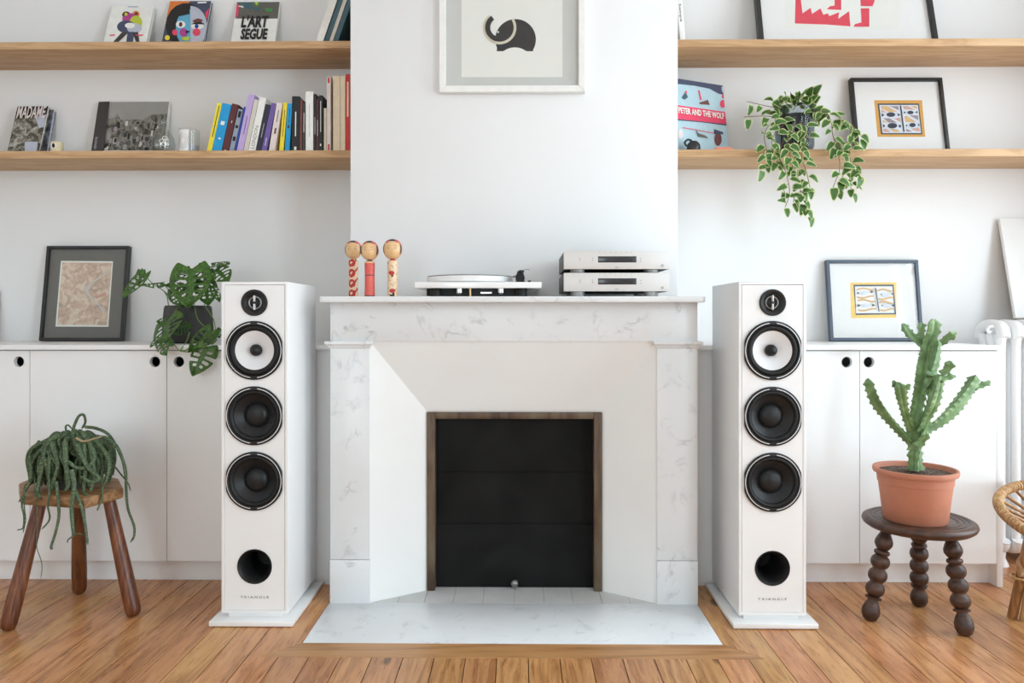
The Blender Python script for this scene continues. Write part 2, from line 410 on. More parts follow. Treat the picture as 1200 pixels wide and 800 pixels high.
col = sc.collection
def link(name, me, parent=None):
    o = bpy.data.objects.new(name, me); col.objects.link(o)
    if parent is not None: o.parent = parent
    return o
def tag(o, label, cat, group=None):
    o['label'] = label; o['category'] = cat
    if group: o['group'] = group
    return o
def thing(name, loc, label, cat, rot=(0, 0, 0), group=None):
    o = bpy.data.objects.new(name, None); col.objects.link(o)
    o.empty_display_size = 0.05
    o.location = loc; o.rotation_euler = rot
    return tag(o, label, cat, group)
def struct(o): o['kind'] = 'structure'; return o
def copy_tree(o, parent=None):
    c = o.copy(); col.objects.link(c); c.parent = parent
    for ch in list(o.children): copy_tree(ch, c)
    return c
def text_mesh(name, body, size, mat, parent, loc, rot=(PI / 2, 0, 0), spacing=1.0, sx=1.0, align='CENTER', extrude=0.0002, bold=0.0, fit=None):
    cu = bpy.data.curves.new(name, 'FONT'); cu.body = body; cu.size = size; cu.space_character = spacing
    cu.align_x = align; cu.align_y = 'CENTER'; cu.extrude = extrude; cu.offset = bold; cu.resolution_u = 2
    t = bpy.data.objects.new(name, cu); col.objects.link(t)
    dg = bpy.context.evaluated_depsgraph_get(); dg.update()
    me = bpy.data.meshes.new_from_object(t.evaluated_get(dg))
    bpy.data.objects.remove(t); bpy.data.curves.remove(cu)
    me.materials.clear(); me.materials.append(MATS[mat])
    if fit:
        xs = [v.co.x for v in me.vertices]; ys = [v.co.y for v in me.vertices]
        w, h = max(xs) - min(xs), max(ys) - min(ys); mx, my = (max(xs) + min(xs)) / 2, (max(ys) + min(ys)) / 2
        for v in me.vertices: v.co.x = (v.co.x - mx) * fit[0] / w; v.co.y = (v.co.y - my) * fit[1] / h
    else:
        for v in me.vertices: v.co.x *= sx
    me.name = name
    o = link(name, me, parent); o.location = loc; o.rotation_euler = rot
    return o
def crom(pts, k=6):
    """smooth curve through points"""
    p = [Vector(q) for q in pts]; p = [p[0] * 2 - p[1]] + p + [p[-1] * 2 - p[-2]]; out = []
    for i in range(1, len(p) - 2):
        for j in range(k):
            t = j / k; a, b, c, d = p[i - 1:i + 3]
            out.append(0.5 * ((2 * b) + (c - a) * t + (2 * a - 5 * b + 4 * c - d) * t * t + (3 * b - a - 3 * c + d) * t ** 3))
    out.append(p[-2]); return out
def circle(cx, cz, r, n=24, a0=0, a1=2 * PI, rz=None):
    full = abs(a1 - a0 - 2 * PI) < 1e-6
    return [(cx + r * math.cos(a0 + (a1 - a0) * i / (n if full else n - 1)), cz + (rz or r) * math.sin(a0 + (a1 - a0) * i / (n if full else n - 1))) for i in range(n)]
def ringpoly(mb, cx, cz, r0, r1, a0, a1, y, mi=0, n=24):
    for i in range(n):
        b0 = a0 + (a1 - a0) * i / n; b1 = a0 + (a1 - a0) * (i + 1) / n
        mb.flat([(cx + r0 * math.cos(b0), cz + r0 * math.sin(b0)), (cx + r1 * math.cos(b0), cz + r1 * math.sin(b0)),
                 (cx + r1 * math.cos(b1), cz + r1 * math.sin(b1)), (cx + r0 * math.cos(b1), cz + r0 * math.sin(b1))], y, mi)

# ------------------------------------------------------------------ depths of the room (metres from the camera)
Y_HEARTH, Y_PIL, Y_MANTEL, Y_FRAME, Y_SHUT, Y_BREAST = 2.146, 2.447, 2.385, 2.565, 2.612, 2.75
Y_DOOR, Y_KICK, Y_CTR, Y_SHELF, Y_WALL = 2.615, 2.661, 2.595, 2.87, 3.11
Y_SPK = 2.283
XL, XR, YR, ZC = -2.45, 2.45, -3.0, 2.80
BX = 0.607
Z_CTR = 0.8465
Z_SH1, Z_SH2 = 1.5923, 2.0162      # tops of the shelves

# ------------------------------------------------------------------ room shell
struct(MB().box(XL - .2, XR + .2, YR - .2, Y_WALL + .2, -0.12, -0.022).build('floor', 'subfloor'))
floor = bpy.data.objects['floor']
struct(MB().box(XL - .2, XR + .2, YR - .2, Y_WALL + .2, ZC, ZC + .1).build('ceiling', 'ceiling_paint'))
struct(MB().box(XL - .2, XR + .2, Y_WALL, Y_WALL + .15, -0.03, ZC).build('wall_back', 'wall_paint'))
struct(MB().box(-BX, BX, Y_BREAST, Y_WALL + .02, -0.03, ZC).build('wall_chimney_breast', 'wall_paint', bevel=0.004))
struct(MB().box(XL - .15, XL, YR - .2, Y_WALL + .02, -0.03, ZC).build('wall_left', 'wall_paint'))
def wall_with_opening(name, along, pos0, pos1, a0, a1, openings):
    mb = MB(); cur = a0
    def bx(u0, u1, z0, z1):
        if along == 'Y': mb.box(pos0, pos1, u0, u1, z0, z1)
        else: mb.box(u0, u1, pos0, pos1, z0, z1)
    for (u0, u1, z0, z1) in openings:
        bx(cur, u0, -0.03, ZC); bx(u0, u1, -0.03, z0); bx(u0, u1, z1, ZC); cur = u1
    bx(cur, a1, -0.03, ZC)
    return struct(mb.build(name, 'wall_paint'))
WIN_R = [(-1.20, 0.10, 0.10, 2.50), (1.20, 2.50, 0.10, 2.50)]
wall_with_opening('wall_right', 'Y', XR, XR + .15, YR - .2, Y_WALL + .02, WIN_R)
WINS = [(-1.90, -0.40, 0.35, 2.55)]
wall_with_opening('wall_front', 'X', YR - .15, YR, XL - .1, XR + .1, WINS)
def window(name, along, pos, u0, u1, z0, z1):
    def bx(mb, a, b, p0, p1, c, d):
        return mb.box(p0, p1, a, b, c, d) if along == 'Y' else mb.box(a, b, p0, p1, c, d)
    mb = MB(); w = 0.06
    p0, p1 = pos - .03, pos + .03
    bx(mb, u0, u1, p0, p1, z0, z0 + w); bx(mb, u0, u1, p0, p1, z1 - w, z1)
    bx(mb, u0, u0 + w, p0, p1, z0, z1); bx(mb, u1 - w, u1, p0, p1, z0, z1)
    um = (u0 + u1) / 2; bx(mb, um - .04, um + .04, p0, p1, z0, z1)
    fr = struct(mb.build(name, 'radiator_white', bevel=0.003))
    for (a, b) in ((u0 + w, um - .04), (um + .04, u1 - w)):
        zs = [z0 + w + (z1 - z0 - 2 * w) * i / 3 for i in range(4)]
        for i in range(3):
            bx(MB(), a, b, pos - .003, pos + .003, zs[i] + .012, zs[i + 1] - .012).build('pane', 'window_glass', fr)
            if i: bx(MB(), a, b, pos - .015, pos + .015, zs[i] - .0125, zs[i] + .0125).build('glazing_bar', 'radiator_white', fr)
window('window_1', 'Y', XR + .09, *WIN_R[0])
window('window_3', 'Y', XR + .09, *WIN_R[1])
window('window_2', 'X', YR - .09, *WINS[0])

# floorboards: each one an object; boards share one bevelled unit mesh
bw = 0.0868
unit = MB().box(0, bw - 0.0024, 0, 1, -0.022, 0).mesh('floorboard', 'pine_floor')
BF = 2.055                                        # front of the border round the hearth
bord = 0.092
def board(x, y0, y1):
    o = link('floorboard', unit, floor); o.location = (x, y0, 0); o.scale = (1, y1 - y0 - 0.0014, 1)
rb = random.Random(3)
nb = int((XR - XL) / bw) + 1
for i in range(nb):
    x = XL + i * bw - 0.02
    inner = abs(x + bw / 2) < BX + bord - 0.01
    yend = BF if inner else (Y_BREAST + 0.04 if x < 1.6 else Y_WALL)
    y = YR + rb.uniform(-1.2, 0)
    while y < yend - 0.01:
        ln = rb.uniform(2.6, 4.2); y1 = min(y + ln, yend)
        if yend - y1 < 0.5: y1 = yend
        board(x, max(y, YR), y1); y = y1
# border boards framing the hearth, mitred at the corners
hx = BX + 0.001
MB().prism([(-hx - bord, BF), (hx + bord, BF), (hx, Y_HEARTH - 0.001), (-hx, Y_HEARTH - 0.001)], -0.022, 0.0005).build('border_board', 'pine_border', floor, bevel=0.0008, seg=1)
for s in (-1, 1):
    q = [(s * (hx + 0.001), Y_HEARTH), (s * (hx + bord), BF + 0.001), (s * (hx + bord), Y_BREAST), (s * (hx + 0.001), Y_BREAST)]
    if s > 0: q.reverse()
    MB().prism(q[::-1], -0.022, 0.0005).build('border_board', 'pine_floor', floor, bevel=0.0008, seg=1)

# ------------------------------------------------------------------ fireplace
fp = thing('fireplace', (0, Y_PIL, 0), 'white marble fireplace with closed black iron shutter and pale hearth', 'fireplace')
def fpb(mb, name, mats, **kw):
    par = kw.pop('parent', fp)
    mb.v = [(x, y - Y_PIL, z) for x, y, z in mb.v]
    return mb.build(name, mats, par, **kw)
xm0, xm1 = PX(373, Y_MANTEL), PX(828, Y_MANTEL)
zmt, zmb = 1.0115, 0.9925
r_ = 0.02
pm = [(xm0, Y_BREAST + .01), (xm0, Y_MANTEL + r_)] + [(xm0 + r_ - r_ * math.cos(a), Y_MANTEL + r_ - r_ * math.sin(a)) for a in (0.4, 0.8, 1.2)] + [(xm0 + r_, Y_MANTEL)]
pm += [(xm1 - r_, Y_MANTEL)] + [(xm1 - r_ + r_ * math.sin(a), Y_MANTEL + r_ - r_ * math.cos(a)) for a in (0.4, 0.8, 1.2)] + [(xm1, Y_MANTEL + r_), (xm1, Y_BREAST + .01)]
fpb(MB().prism(pm, zmb, zmt), 'mantel_shelf', 'marble', bevel=0.002)
xf0, xf1 = PX(387, Y_PIL), PX(817.5, Y_PIL)
zfr = PZ(400, Y_PIL)
fpb(MB().box(xf0, xf1, Y_PIL, Y_BREAST + .01, zfr, zmb + .001), 'frieze', 'marble', bevel=0.0015)
xi0, xi1 = PX(433, Y_PIL), PX(770, Y_PIL)
zcap = PZ(408.5, Y_PIL); zpl = PZ(656, Y_PIL)
for (a, b, s) in ((xf0, xi0, -1), (xi1, xf1, 1)):
    pil = fpb(MB().box(a, b, Y_PIL, Y_BREAST + .01, zpl, zcap + .001), 'pilaster', 'marble', bevel=0.0015)
    pl = MB().box(a - .001, b + .001, Y_PIL - .0025, Y_BREAST + .01, 0.0, zpl - .0015)
    fpb(pl, 'plinth', 'marble', parent=pil, bevel=0.002)
    cp = MB(); prev = None
    for d, z in ((0.0, zcap), (0.004, zcap + .004), (0.007, zcap + .010), (0.015, zcap + .016), (0.015, zfr + .0005)):
        ring = [(a - d, Y_PIL - d, z), (b + d * .8, Y_PIL - d, z), (b + d * .8, Y_BREAST + .01, z), (a - d, Y_BREAST + .01, z)] if s < 0 else \
               [(a - d * .8, Y_PIL - d, z), (b + d, Y_PIL - d, z), (b + d, Y_BREAST + .01, z), (a - d * .8, Y_BREAST + .01, z)]
        if prev: cp.add(prev + ring, [(0, 1, 5, 4), (1, 2, 6, 5), (2, 3, 7, 6), (3, 0, 4, 7)])
        prev = ring
    cp.add(prev, [(0, 1, 2, 3)])
    fpb(cp, 'capital', 'marble', parent=pil)
# splayed plaster cheeks and sloping head
xo0, xo1 = xi0 - .002, xi1 + .002
xn0, xn1 = PX(500.5, Y_FRAME), PX(705.5, Y_FRAME)
zo, zi = PZ(403, Y_PIL) + .012, PZ(482.5, Y_FRAME)
yo = Y_PIL + .003
def quadwall(name, q):
    back = [(x + ox, y + .09, z) for (x, y, z), ox in zip(q, (0, 0, 0, 0))]
    fpb(MB().hexa(q, back), name, 'plaster_white')
quadwall('splayed_cheek', [(xo0, yo, 0), (xn0, Y_FRAME, 0), (xn0, Y_FRAME, zi), (xo0, yo, zo)])
quadwall('splayed_cheek', [(xn1, Y_FRAME, 0), (xo1, yo, 0), (xo1, yo, zo), (xn1, Y_FRAME, zi)])
quadwall('sloping_head', [(xn0, Y_FRAME, zi), (xn1, Y_FRAME, zi), (xo1, yo, zo), (xo0, yo, zo)])
# tarnished frame round the shutter
fw = PX(510.5, Y_FRAME) - PX(501, Y_FRAME)
fy0, fy1 = Y_FRAME - .008, Y_FRAME + .045
for q in ((xn0, xn0 + fw, 0.001, zi), (xn1 - fw, xn1, 0.001, zi), (xn0 + fw, xn1 - fw, zi - fw * .85, zi)):
    fpb(MB().box(q[0], q[1], fy0, fy1, q[2], q[3]), 'shutter_frame', 'old_brass', bevel=0.003)
# three overlapping iron sheets
sx0, sx1 = xn0 + fw * .55, xn1 - fw * .55
zs = [PZ(686.5, Y_SHUT), PZ(614, Y_SHUT), PZ(554, Y_SHUT), zi - .004]
for i in range(3):
    yy = Y_SHUT + (2 - i) * -0.006 - 0.002
    mb = MB(); nx = 18; nz = 10; gv = []
    z0, z1 = zs[i] - (.004 if i else 0.0), zs[i + 1] + .004
    rr = random.Random(i + 5)
    ph = rr.uniform(0, 6)
    for a in range(nx + 1):
        for b in range(nz + 1):
            u, w = a / nx, b / nz
            dy = 0.0022 * math.sin(u * 5 + ph) * math.sin(w * 3 + ph * 2) * math.sin(PI * u) * math.sin(PI * w)
            gv.append((sx0 + (sx1 - sx0) * u, yy + dy, z0 + (z1 - z0) * w))
    mb.add(gv, [(a * (nz + 1) + b, (a + 1) * (nz + 1) + b, (a + 1) * (nz + 1) + b + 1, a * (nz + 1) + b + 1) for a in range(nx) for b in range(nz)])
    mb.box(sx0, sx1, yy + .0025, yy + .0045, z0, z1)
    mb.tube([(sx0, yy, z0 + .002), (sx1, yy, z0 + .002)], .0022, 8)
    fpb(mb, 'shutter_sheet', 'shutter_black', smooth=50)
kz = PZ(681.5, Y_SHUT - .02); kx = PX(603, Y_SHUT - .02)
fpb(MB().lathe([(.004, 0), (.004, .012), (.011, .016), (.0135, .024), (.010, .032), (0, .035)], 20, 'Y', (kx, Y_SHUT - .012, kz)), 'shutter_knob', 'knob_metal', smooth=60)
fpb(MB().box(-.40, .40, Y_SHUT + .02, Y_BREAST - .02, 0, .70), 'firebox', 'gap_dark')
# hearth slab and small tiles inside the opening
fpb(MB().box(-BX, BX, Y_HEARTH, Y_PIL + .004, -.022, 0.001), 'hearth_slab', 'marble_hearth', bevel=0.0012)
tx = [xi0, PX(470, 2.53), PX(500, 2.53), PX(533, 2.53), PX(567, 2.53), PX(603, 2.53), PX(637, 2.53), PX(670, 2.53), PX(703, 2.53), PX(735, 2.53), xi1]
for a, b in zip(tx, tx[1:]):
    fpb(MB().box(a + .0006, b - .0006, Y_PIL + .0045, Y_BREAST - .05, -.022, 0.0008), 'hearth_tile', 'hearth_tile', bevel=0.0008, seg=1)

# ------------------------------------------------------------------ shelves
for (x0, x1, zt, side, lv) in ((XL + .0, -BX, Z_SH1, 'alcove with the row of paperbacks', 0), (XL, -BX, Z_SH2, 'alcove above the row of paperbacks', 1),
                               (BX, XR, Z_SH1, 'alcove carrying the trailing plant', 0), (BX, XR, Z_SH2, 'alcove above the trailing plant', 1)):
    o = MB().box(x0, x1, Y_SHELF, Y_WALL + .001, zt - .0287, zt).build('wall_shelf', 'oak', bevel=0.0012)
    tag(o, 'thick oak wall shelf in the ' + side, 'shelf')

# ------------------------------------------------------------------ cabinets and counters
def door(x0, x1, hole, par):
    z0, z1 = PZ(658.5, Y_DOOR), Z_CTR - .016 - .006
    mb = MB().holed(x0 + .001, x1 - .001, z0, z1, hole, PZ(424, Y_DOOR), 0.0185, Y_DOOR, Y_DOOR + .018)
    d = mb.build('door', 'cabinet_white', par)
    return d
def cabinet(x0, x1, doors, label, kick=True):
    t = thing('cabinet', ((x0 + x1) / 2, Y_DOOR, 0), label, 'cabinet', group=None)
    ox = (x0 + x1) / 2
    def b(mb, n, m, **kw):
        mb.v = [(x - ox, y - Y_DOOR, z) for x, y, z in mb.v]; return mb.build(n, m, t, **kw)
    z0, z1 = PZ(658.5, Y_DOOR), Z_CTR - .016
    y0 = Y_DOOR + .019
    b(MB().box(x0, x0 + .016, y0, Y_WALL - .002, z0, z1).box(x1 - .016, x1, y0, Y_WALL - .002, z0, z1).box(x0 + .016, x1 - .016, y0, Y_WALL - .002, z0, z0 + .016)
      .box(x0 + .016, x1 - .016, Y_WALL - .02, Y_WALL - .002, z0 + .016, z1).box(x0 + .016, x1 - .016, y0, Y_WALL - .02, z1 - .004, z1), 'carcass', 'cabinet_white')
    for (a, c, h) in doors:
        d = MB().holed(a + .0012, c - .0012, z0, z1 - .0045, h, PZ(424, Y_DOOR), 0.0188, Y_DOOR, Y_DOOR + .018)
        b(d, 'door', 'cabinet_white', bevel=0.0)
    b(MB().box(x0, x1, Y_KICK, Y_KICK + .016, 0.0005, z0 + .001), 'toe_kick', 'cabinet_white')
    return t
D1, D2 = PX(35, Y_DOOR), PX(195.5, Y_DOOR)
dw = D2 - D1
cabinet(XL + .002, D1, [(D1 - dw, D1, PX(22, Y_DOOR)), (XL + .002, D1 - dw, XL + .06)], 'white cabinet standing in the corner against the side wall')
cabinet(D1, D2 + dw, [(D1, D2, PX(181.5, Y_DOOR)), (D2, D2 + dw, PX(209.5, Y_DOOR))], 'white two-door cabinet behind the stool with the drooping cactus')
E1, E2 = PX(1007.5, Y_DOOR), PX(1168, Y_DOOR)
ew = E2 - E1
rc = cabinet(E1 - ew, E2, [(E1 - ew, E1, PX(992.5, Y_DOOR)), (E1, E2, PX(1018.5, Y_DOOR))], 'white two-door cabinet behind the terracotta potted cactus')
# end panel and fillers
o = MB().box(E2 + .0005, PX(1175.5, Y_DOOR), Y_DOOR, Y_WALL - .002, 0.0005, Z_CTR - .0165).build('end_panel', 'cabinet_white', bevel=0.001)
tag(o, 'white upright end panel closing the cabinet beside the radiator', 'panel')
for (a, b, w) in ((D2 + dw + .001, -BX - .003, 'black-capped wooden dolls'), (BX + .003, E1 - ew - .001, 'silver stacked amplifiers')):
    o = MB().box(a, b, Y_DOOR + .004, Y_DOOR + .022, 0.0005, Z_CTR - .0165).build('filler_panel', 'cabinet_white')
    tag(o, 'white filler strip between cabinet and fireplace on the side of the ' + ('wooden dolls' if 'dolls' in w else 'silver amplifiers'), 'panel')
xce = PX(1172.5, Y_CTR) + .004
for (a, b, lab) in ((XL + .001, -BX - .0005, 'long white counter top carrying the framed map and monstera'), (BX + .0005, xce, 'white counter top carrying the ochre print in a slate frame')):
    o = MB().box(a, b, Y_CTR, Y_WALL - .0005, Z_CTR - .016, Z_CTR).build('counter_top', 'counter_white', bevel=0.001)
    tag(o, lab, 'counter')

# ------------------------------------------------------------------ loudspeakers
SW, SD, ZB, ZT = 0.206, 0.314, 0.030, 1.053
def driver(par, name, z, kind):
    t = MB()
    R = 0.0908; fl = 0.0866
    # basket ring with flattened sides
    n = 72; prof = [(R, 0.0), (R, .0035), (R - .003, .0048), (.080, .0048), (.078, .003), (.078, -.004)]
    t.lathe(prof, n, 'Y', (0, 0, 0), cap=False)
    t.v = [(max(-fl, min(fl, x)), y, zz) for x, y, zz in t.v]
    dr = t.build(name, 'satin_black', par, smooth=40); dr.location = (0, -.002, z)
    # silver trim in two arcs
    for a0 in (PI / 2 + .13, -PI / 2 + .13):
        mb = MB(); ringpoly(mb, 0, 0, .0830, .0852, a0, a0 + PI - .26, -.0052, 0, 40)
        mb.build('trim_arc', 'trim_silver', dr)
    if kind == 'mid':
        MB().lathe([(.0785, -.002), (.075, .003), (.070, .0045), (.065, .003), (.0605, -.001), (.0605, -.012)], 64, 'Y', cap=False).build('surround', 'rubber_black', dr, smooth=60)
        MB().lathe([(.0607, -.002), (.050, -.006), (.035, -.0115), (.017, -.020), (.017, -.028)], 64, 'Y', cap=False).build('cone', 'cone_white', dr, smooth=60)
        MB().lathe([(.018, -.028), (.0182, -.012), (.016, -.005), (.010, .001), (.004, .0038), (0, .0042)], 32, 'Y', cap=False).build('phase_plug', 'satin_black', dr, smooth=60)
    else:
        MB().lathe([(.0785, -.002), (.0775, .003), (.074, .0055), (.070, .0045), (.067, .001), (.0645, -.003), (.0645, -.010)], 64, 'Y', cap=False).build('surround', 'rubber_black', dr, smooth=60)
        MB().lathe([(.0648, -.003), (.060, -.006), (.050, -.013), (.040, -.020), (.036, -.0225), (.036, -.03)], 64, 'Y', cap=False).build('cone', 'cone_black', dr, smooth=60)
        MB().lathe([(.0378, -.0225), (.0365, -.019), (.032, -.0135), (.024, -.0085), (.014, -.0055), (.006, -.0045), (0, -.0042)], 48, 'Y', cap=False).build('dust_cap', 'cone_black', dr, smooth=60)
    return dr
def loudspeaker(x, label):
    t = thing('loudspeaker', (x, Y_SPK, 0), label, 'loudspeaker', group=None)
    h = SW / 2; wt = .015
    # cabinet: top, bottom, sides, back
    b = MB()
    out = [(-h, 0), (h, 0), (h, SD), (-h, SD)]
    b.box(-h, -h + wt, 0.0, SD, ZB, ZT).box(h - wt, h, 0.0, SD, ZB, ZT).box(-h + wt, h - wt, 0.0, SD, ZT - wt, ZT).box(-h + wt, h - wt, 0.0, SD, ZB, ZB + wt).box(-h + wt, h - wt, SD - wt, SD, ZB + wt, ZT - wt)
    body = MB()
    body.add([(-h, 0, ZB), (h, 0, ZB), (h, 0, ZT), (-h, 0, ZT), (-h, SD, ZB), (h, SD, ZB), (h, SD, ZT), (-h, SD, ZT),
              (-h + .009, 0, ZB + .009), (h - .009, 0, ZB + .009), (h - .009, 0, ZT - .009), (-h + .009, 0, ZT - .009),
              (-h + .009, .1, ZB + .009), (h - .009, .1, ZB + .009), (h - .009, .1, ZT - .009), (-h + .009, .1, ZT - .009)],
             [(5, 4, 7, 6), (4, 0, 3, 7), (1, 5, 6, 2), (3, 2, 6, 7), (4, 5, 1, 0),
              (0, 1, 9, 8), (1, 2, 10, 9), (2, 3, 11, 10), (3, 0, 8, 11), (8, 9, 13, 12), (9, 10, 14, 13), (10, 11, 15, 14), (11, 8, 12, 15)])
    body.build('cabinet_body', 'speaker_white', t, bevel=0.0012)
    zt_, zm, w1, w2, zp = 0.9887, 0.8418, 0.6404, 0.4390, 0.1747
    cuts = [ZB + .0103, (zp + .06 + w2 - .092) / 2, (w1 + w2) / 2, (w1 + zm) / 2, (zm + .091 + zt_ - .041) / 2, ZT - .0103]
    bf = MB(); bx = h - .0103
    for i, (zc, r) in enumerate(((zp, .0535), (w2, .079), (w1, .079), (zm, .079), (zt_, .030))):
        bf.holed(-bx, bx, cuts[i], cuts[i + 1], 0, zc, r, 0.0005, 0.018, 64)
    bf.build('front_baffle', 'speaker_white', t)
    driver(t, 'midrange_driver', zm, 'mid'); driver(t, 'woofer', w1, 'woof'); driver(t, 'woofer', w2, 'woof')
    tw = MB().lathe([(.0408, 0), (.0408, .0025), (.039, .0036), (.035, .0030), (.028, -.001), (.022, -.006), (.019, -.010), (.019, -.016)], 56, 'Y', cap=False).build('tweeter', 'satin_black', t, smooth=50)
    tw.location = (0, -.001, zt_)
    MB().lathe([(.0172, -.012), (.0174, -.003), (.0184, -.0012), (.0196, -.0030), (.0200, -.0095)], 40, 'Y', cap=False).build('horn_ring', 'trim_silver', tw, smooth=60)
    MB().lathe([(.0178, -.012), (.015, -.008), (.010, -.005), (.005, -.0036), (0, -.003)], 32, 'Y', cap=False).build('dome', 'satin_black', tw, smooth=60)
    for s in (-1, 1):
        MB().box(-.0020, .0020, -.006, .010, min(s * .0035, s * .0225), max(s * .0035, s * .0225)).build('phase_bar', 'trim_silver', tw, bevel=0.0012)
    po = MB().lathe([(.0538, -.0002), (.0536, .0012), (.052, .0014), (.048, -.003), (.043, -.012), (.039, -.025), (.0375, -.06), (.0375, -.13), (0, -.131)], 56, 'Y', cap=False).build('bass_port', 'satin_black', t, smooth=50)
    po.location = (0, 0, zp)
    text_mesh('lettering', 'TRIANGLE', 0.012, 'lettering_grey', t, (0, -.0001, 0.0805), spacing=1.6, fit=(.087, .0068), extrude=0.0003)
    MB().box(-h + .018, h - .018, .012, SD - .01, .0165, ZB + .001).build('plinth', 'speaker_base', t)
    bw_ = .1285
    MB().box(-bw_, bw_, -.033, SD + .002, .0025, .0175).build('base_plate', 'speaker_base', t, bevel=0.002)
    for sx in (-1, 1):
        for yy in (.0, SD - .03):
            MB().lathe([(.012, 0), (.012, .003)], 16, 'Z', (sx * (bw_ - .02), yy, 0)).build('foot', 'rubber_black', t)
    return t
loudspeaker(PX(298.3, Y_SPK), 'white floorstanding loudspeaker between fireplace and monstera counter')
loudspeaker(PX(905.2, Y_SPK), 'white floorstanding loudspeaker between fireplace and terracotta potted cactus')

# ------------------------------------------------------------------ things on the mantel
ZM = zmt
# turntable
ty = 2.403
x0, x1 = PX(485.7, ty), PX(634.7, ty)
tcx = (x0 + x1) / 2; tw_ = (x1 - x0) / 2
tt = thing('turntable', (tcx, ty, ZM), 'white record player with black tonearm on the marble mantel', 'turntable')
zt0, zt1 = PZ(337.3, ty) - ZM, PZ(330.2, ty) - ZM
MB().box(-tw_, tw_, 0, .335, zt0, zt1).build('plinth', 'turntable_white', tt, bevel=0.0018)
MB().box(PX(498.6, ty + .02) - tcx, PX(616, ty + .02) - tcx, .05, .30, .004, zt0 + .001).build('motor_housing', 'gap_dark', tt)
for sx in (PX(511, ty + .04) - tcx, PX(611, ty + .04) - tcx):
    for sy in (.035, .28):
        MB().lathe([(.019, 0), (.020, .004), (.0175, .010), (.0175, zt0 - .006), (.021, zt0 + .001)], 24, 'Z', (sx, sy, 0)).build('foot', 'rubber_black', tt, smooth=40)
for px in (538, 587):
    MB().lathe([(.006, 0), (.012, .006), (.012, zt0 + .001)], 16, 'Z', (PX(px, ty + .04) - tcx, .045, .008)).build('socket', 'silver', tt, smooth=40)
MB().box(PX(563, ty + .04) - tcx, PX(576, ty + .04) - tcx, .048, .052, .011, .016).build('badge', 'silver', tt)
MB().lathe([(.0035, 0), (.0035, zt0)], 10, 'Z', (PX(551, ty + .04) - tcx, .042, .001)).build('brass_post', 'brass_rod', tt)
pc = PX(551, 2.56) - tcx; pr = .148; zp0, zp1 = zt1 + .001, PZ(322.3, 2.415) - ZM
pl_ = MB().lathe([(pr - .012, zp0 - .001), (pr - .012, zp0 + .003), (pr, zp0 + .003), (pr + .001, zp1 - .002), (pr - .001, zp1), (0, zp1)], 96, 'Z', (pc, .157, 0)).build('platter', 'platter_white', tt, smooth=35)
MB().lathe([(pr - .001, zp1), (pr - .0015, zp1 + .0028), (0, zp1 + .0028)], 96, 'Z', (pc, .157, 0)).build('felt_mat', 'felt_grey', pl_, smooth=35)
MB().lathe([(.0035, zp1), (.0035, zp1 + .012), (0, zp1 + .013)], 12, 'Z', (pc, .157, 0)).build('spindle', 'silver', pl_, smooth=35)
ax = PX(609.5, 2.46) - tcx
ta = MB().lathe([(.016, zt1 - .001), (.016, zt1 + .006), (.012, zt1 + .010), (.0135, zt1 + .028), (.010, zt1 + .034), (.009, zt1 + .040)], 24, 'Z', (ax, .08, 0)).build('tonearm_base', 'satin_black', tt, smooth=40)
MB().lathe([(.0125, 0), (.0155, .004), (.0155, .022), (.012, .026)], 24, 'Y', (ax, .075, zt1 + .016)).build('counterweight', 'rubber_black', ta, smooth=40)
MB().tube(crom([(ax, .08, zt1 + .030), (ax - .012, .20, zt1 + .031), (ax - .035, .28, zt1 + .030)], 6), .0028, 8).build('tonearm', 'satin_black', ta, smooth=60)
MB().box(ax - .004, ax + .013, .07, .082, zt1 + .034, zt1 + .043).build('gimbal', 'satin_black', ta, bevel=0.001)
MB().tube(crom([(ax + .012, .075, zt1 + .042), (ax + .020, .075, zt1 + .0455), (ax + .028, .075, zt1 + .0455), (ax + .031, .075, zt1 + .043)], 5), .0009, 6).build('antiskate_wire', 'lettering_grey', ta)
MB().prism([(ax + .026, .06), (ax + .036, .06), (ax + .036, .075), (ax + .026, .075)], zt1 - .001, zt1 + .008).build('arm_rest', 'satin_black', tt, bevel=0.001)
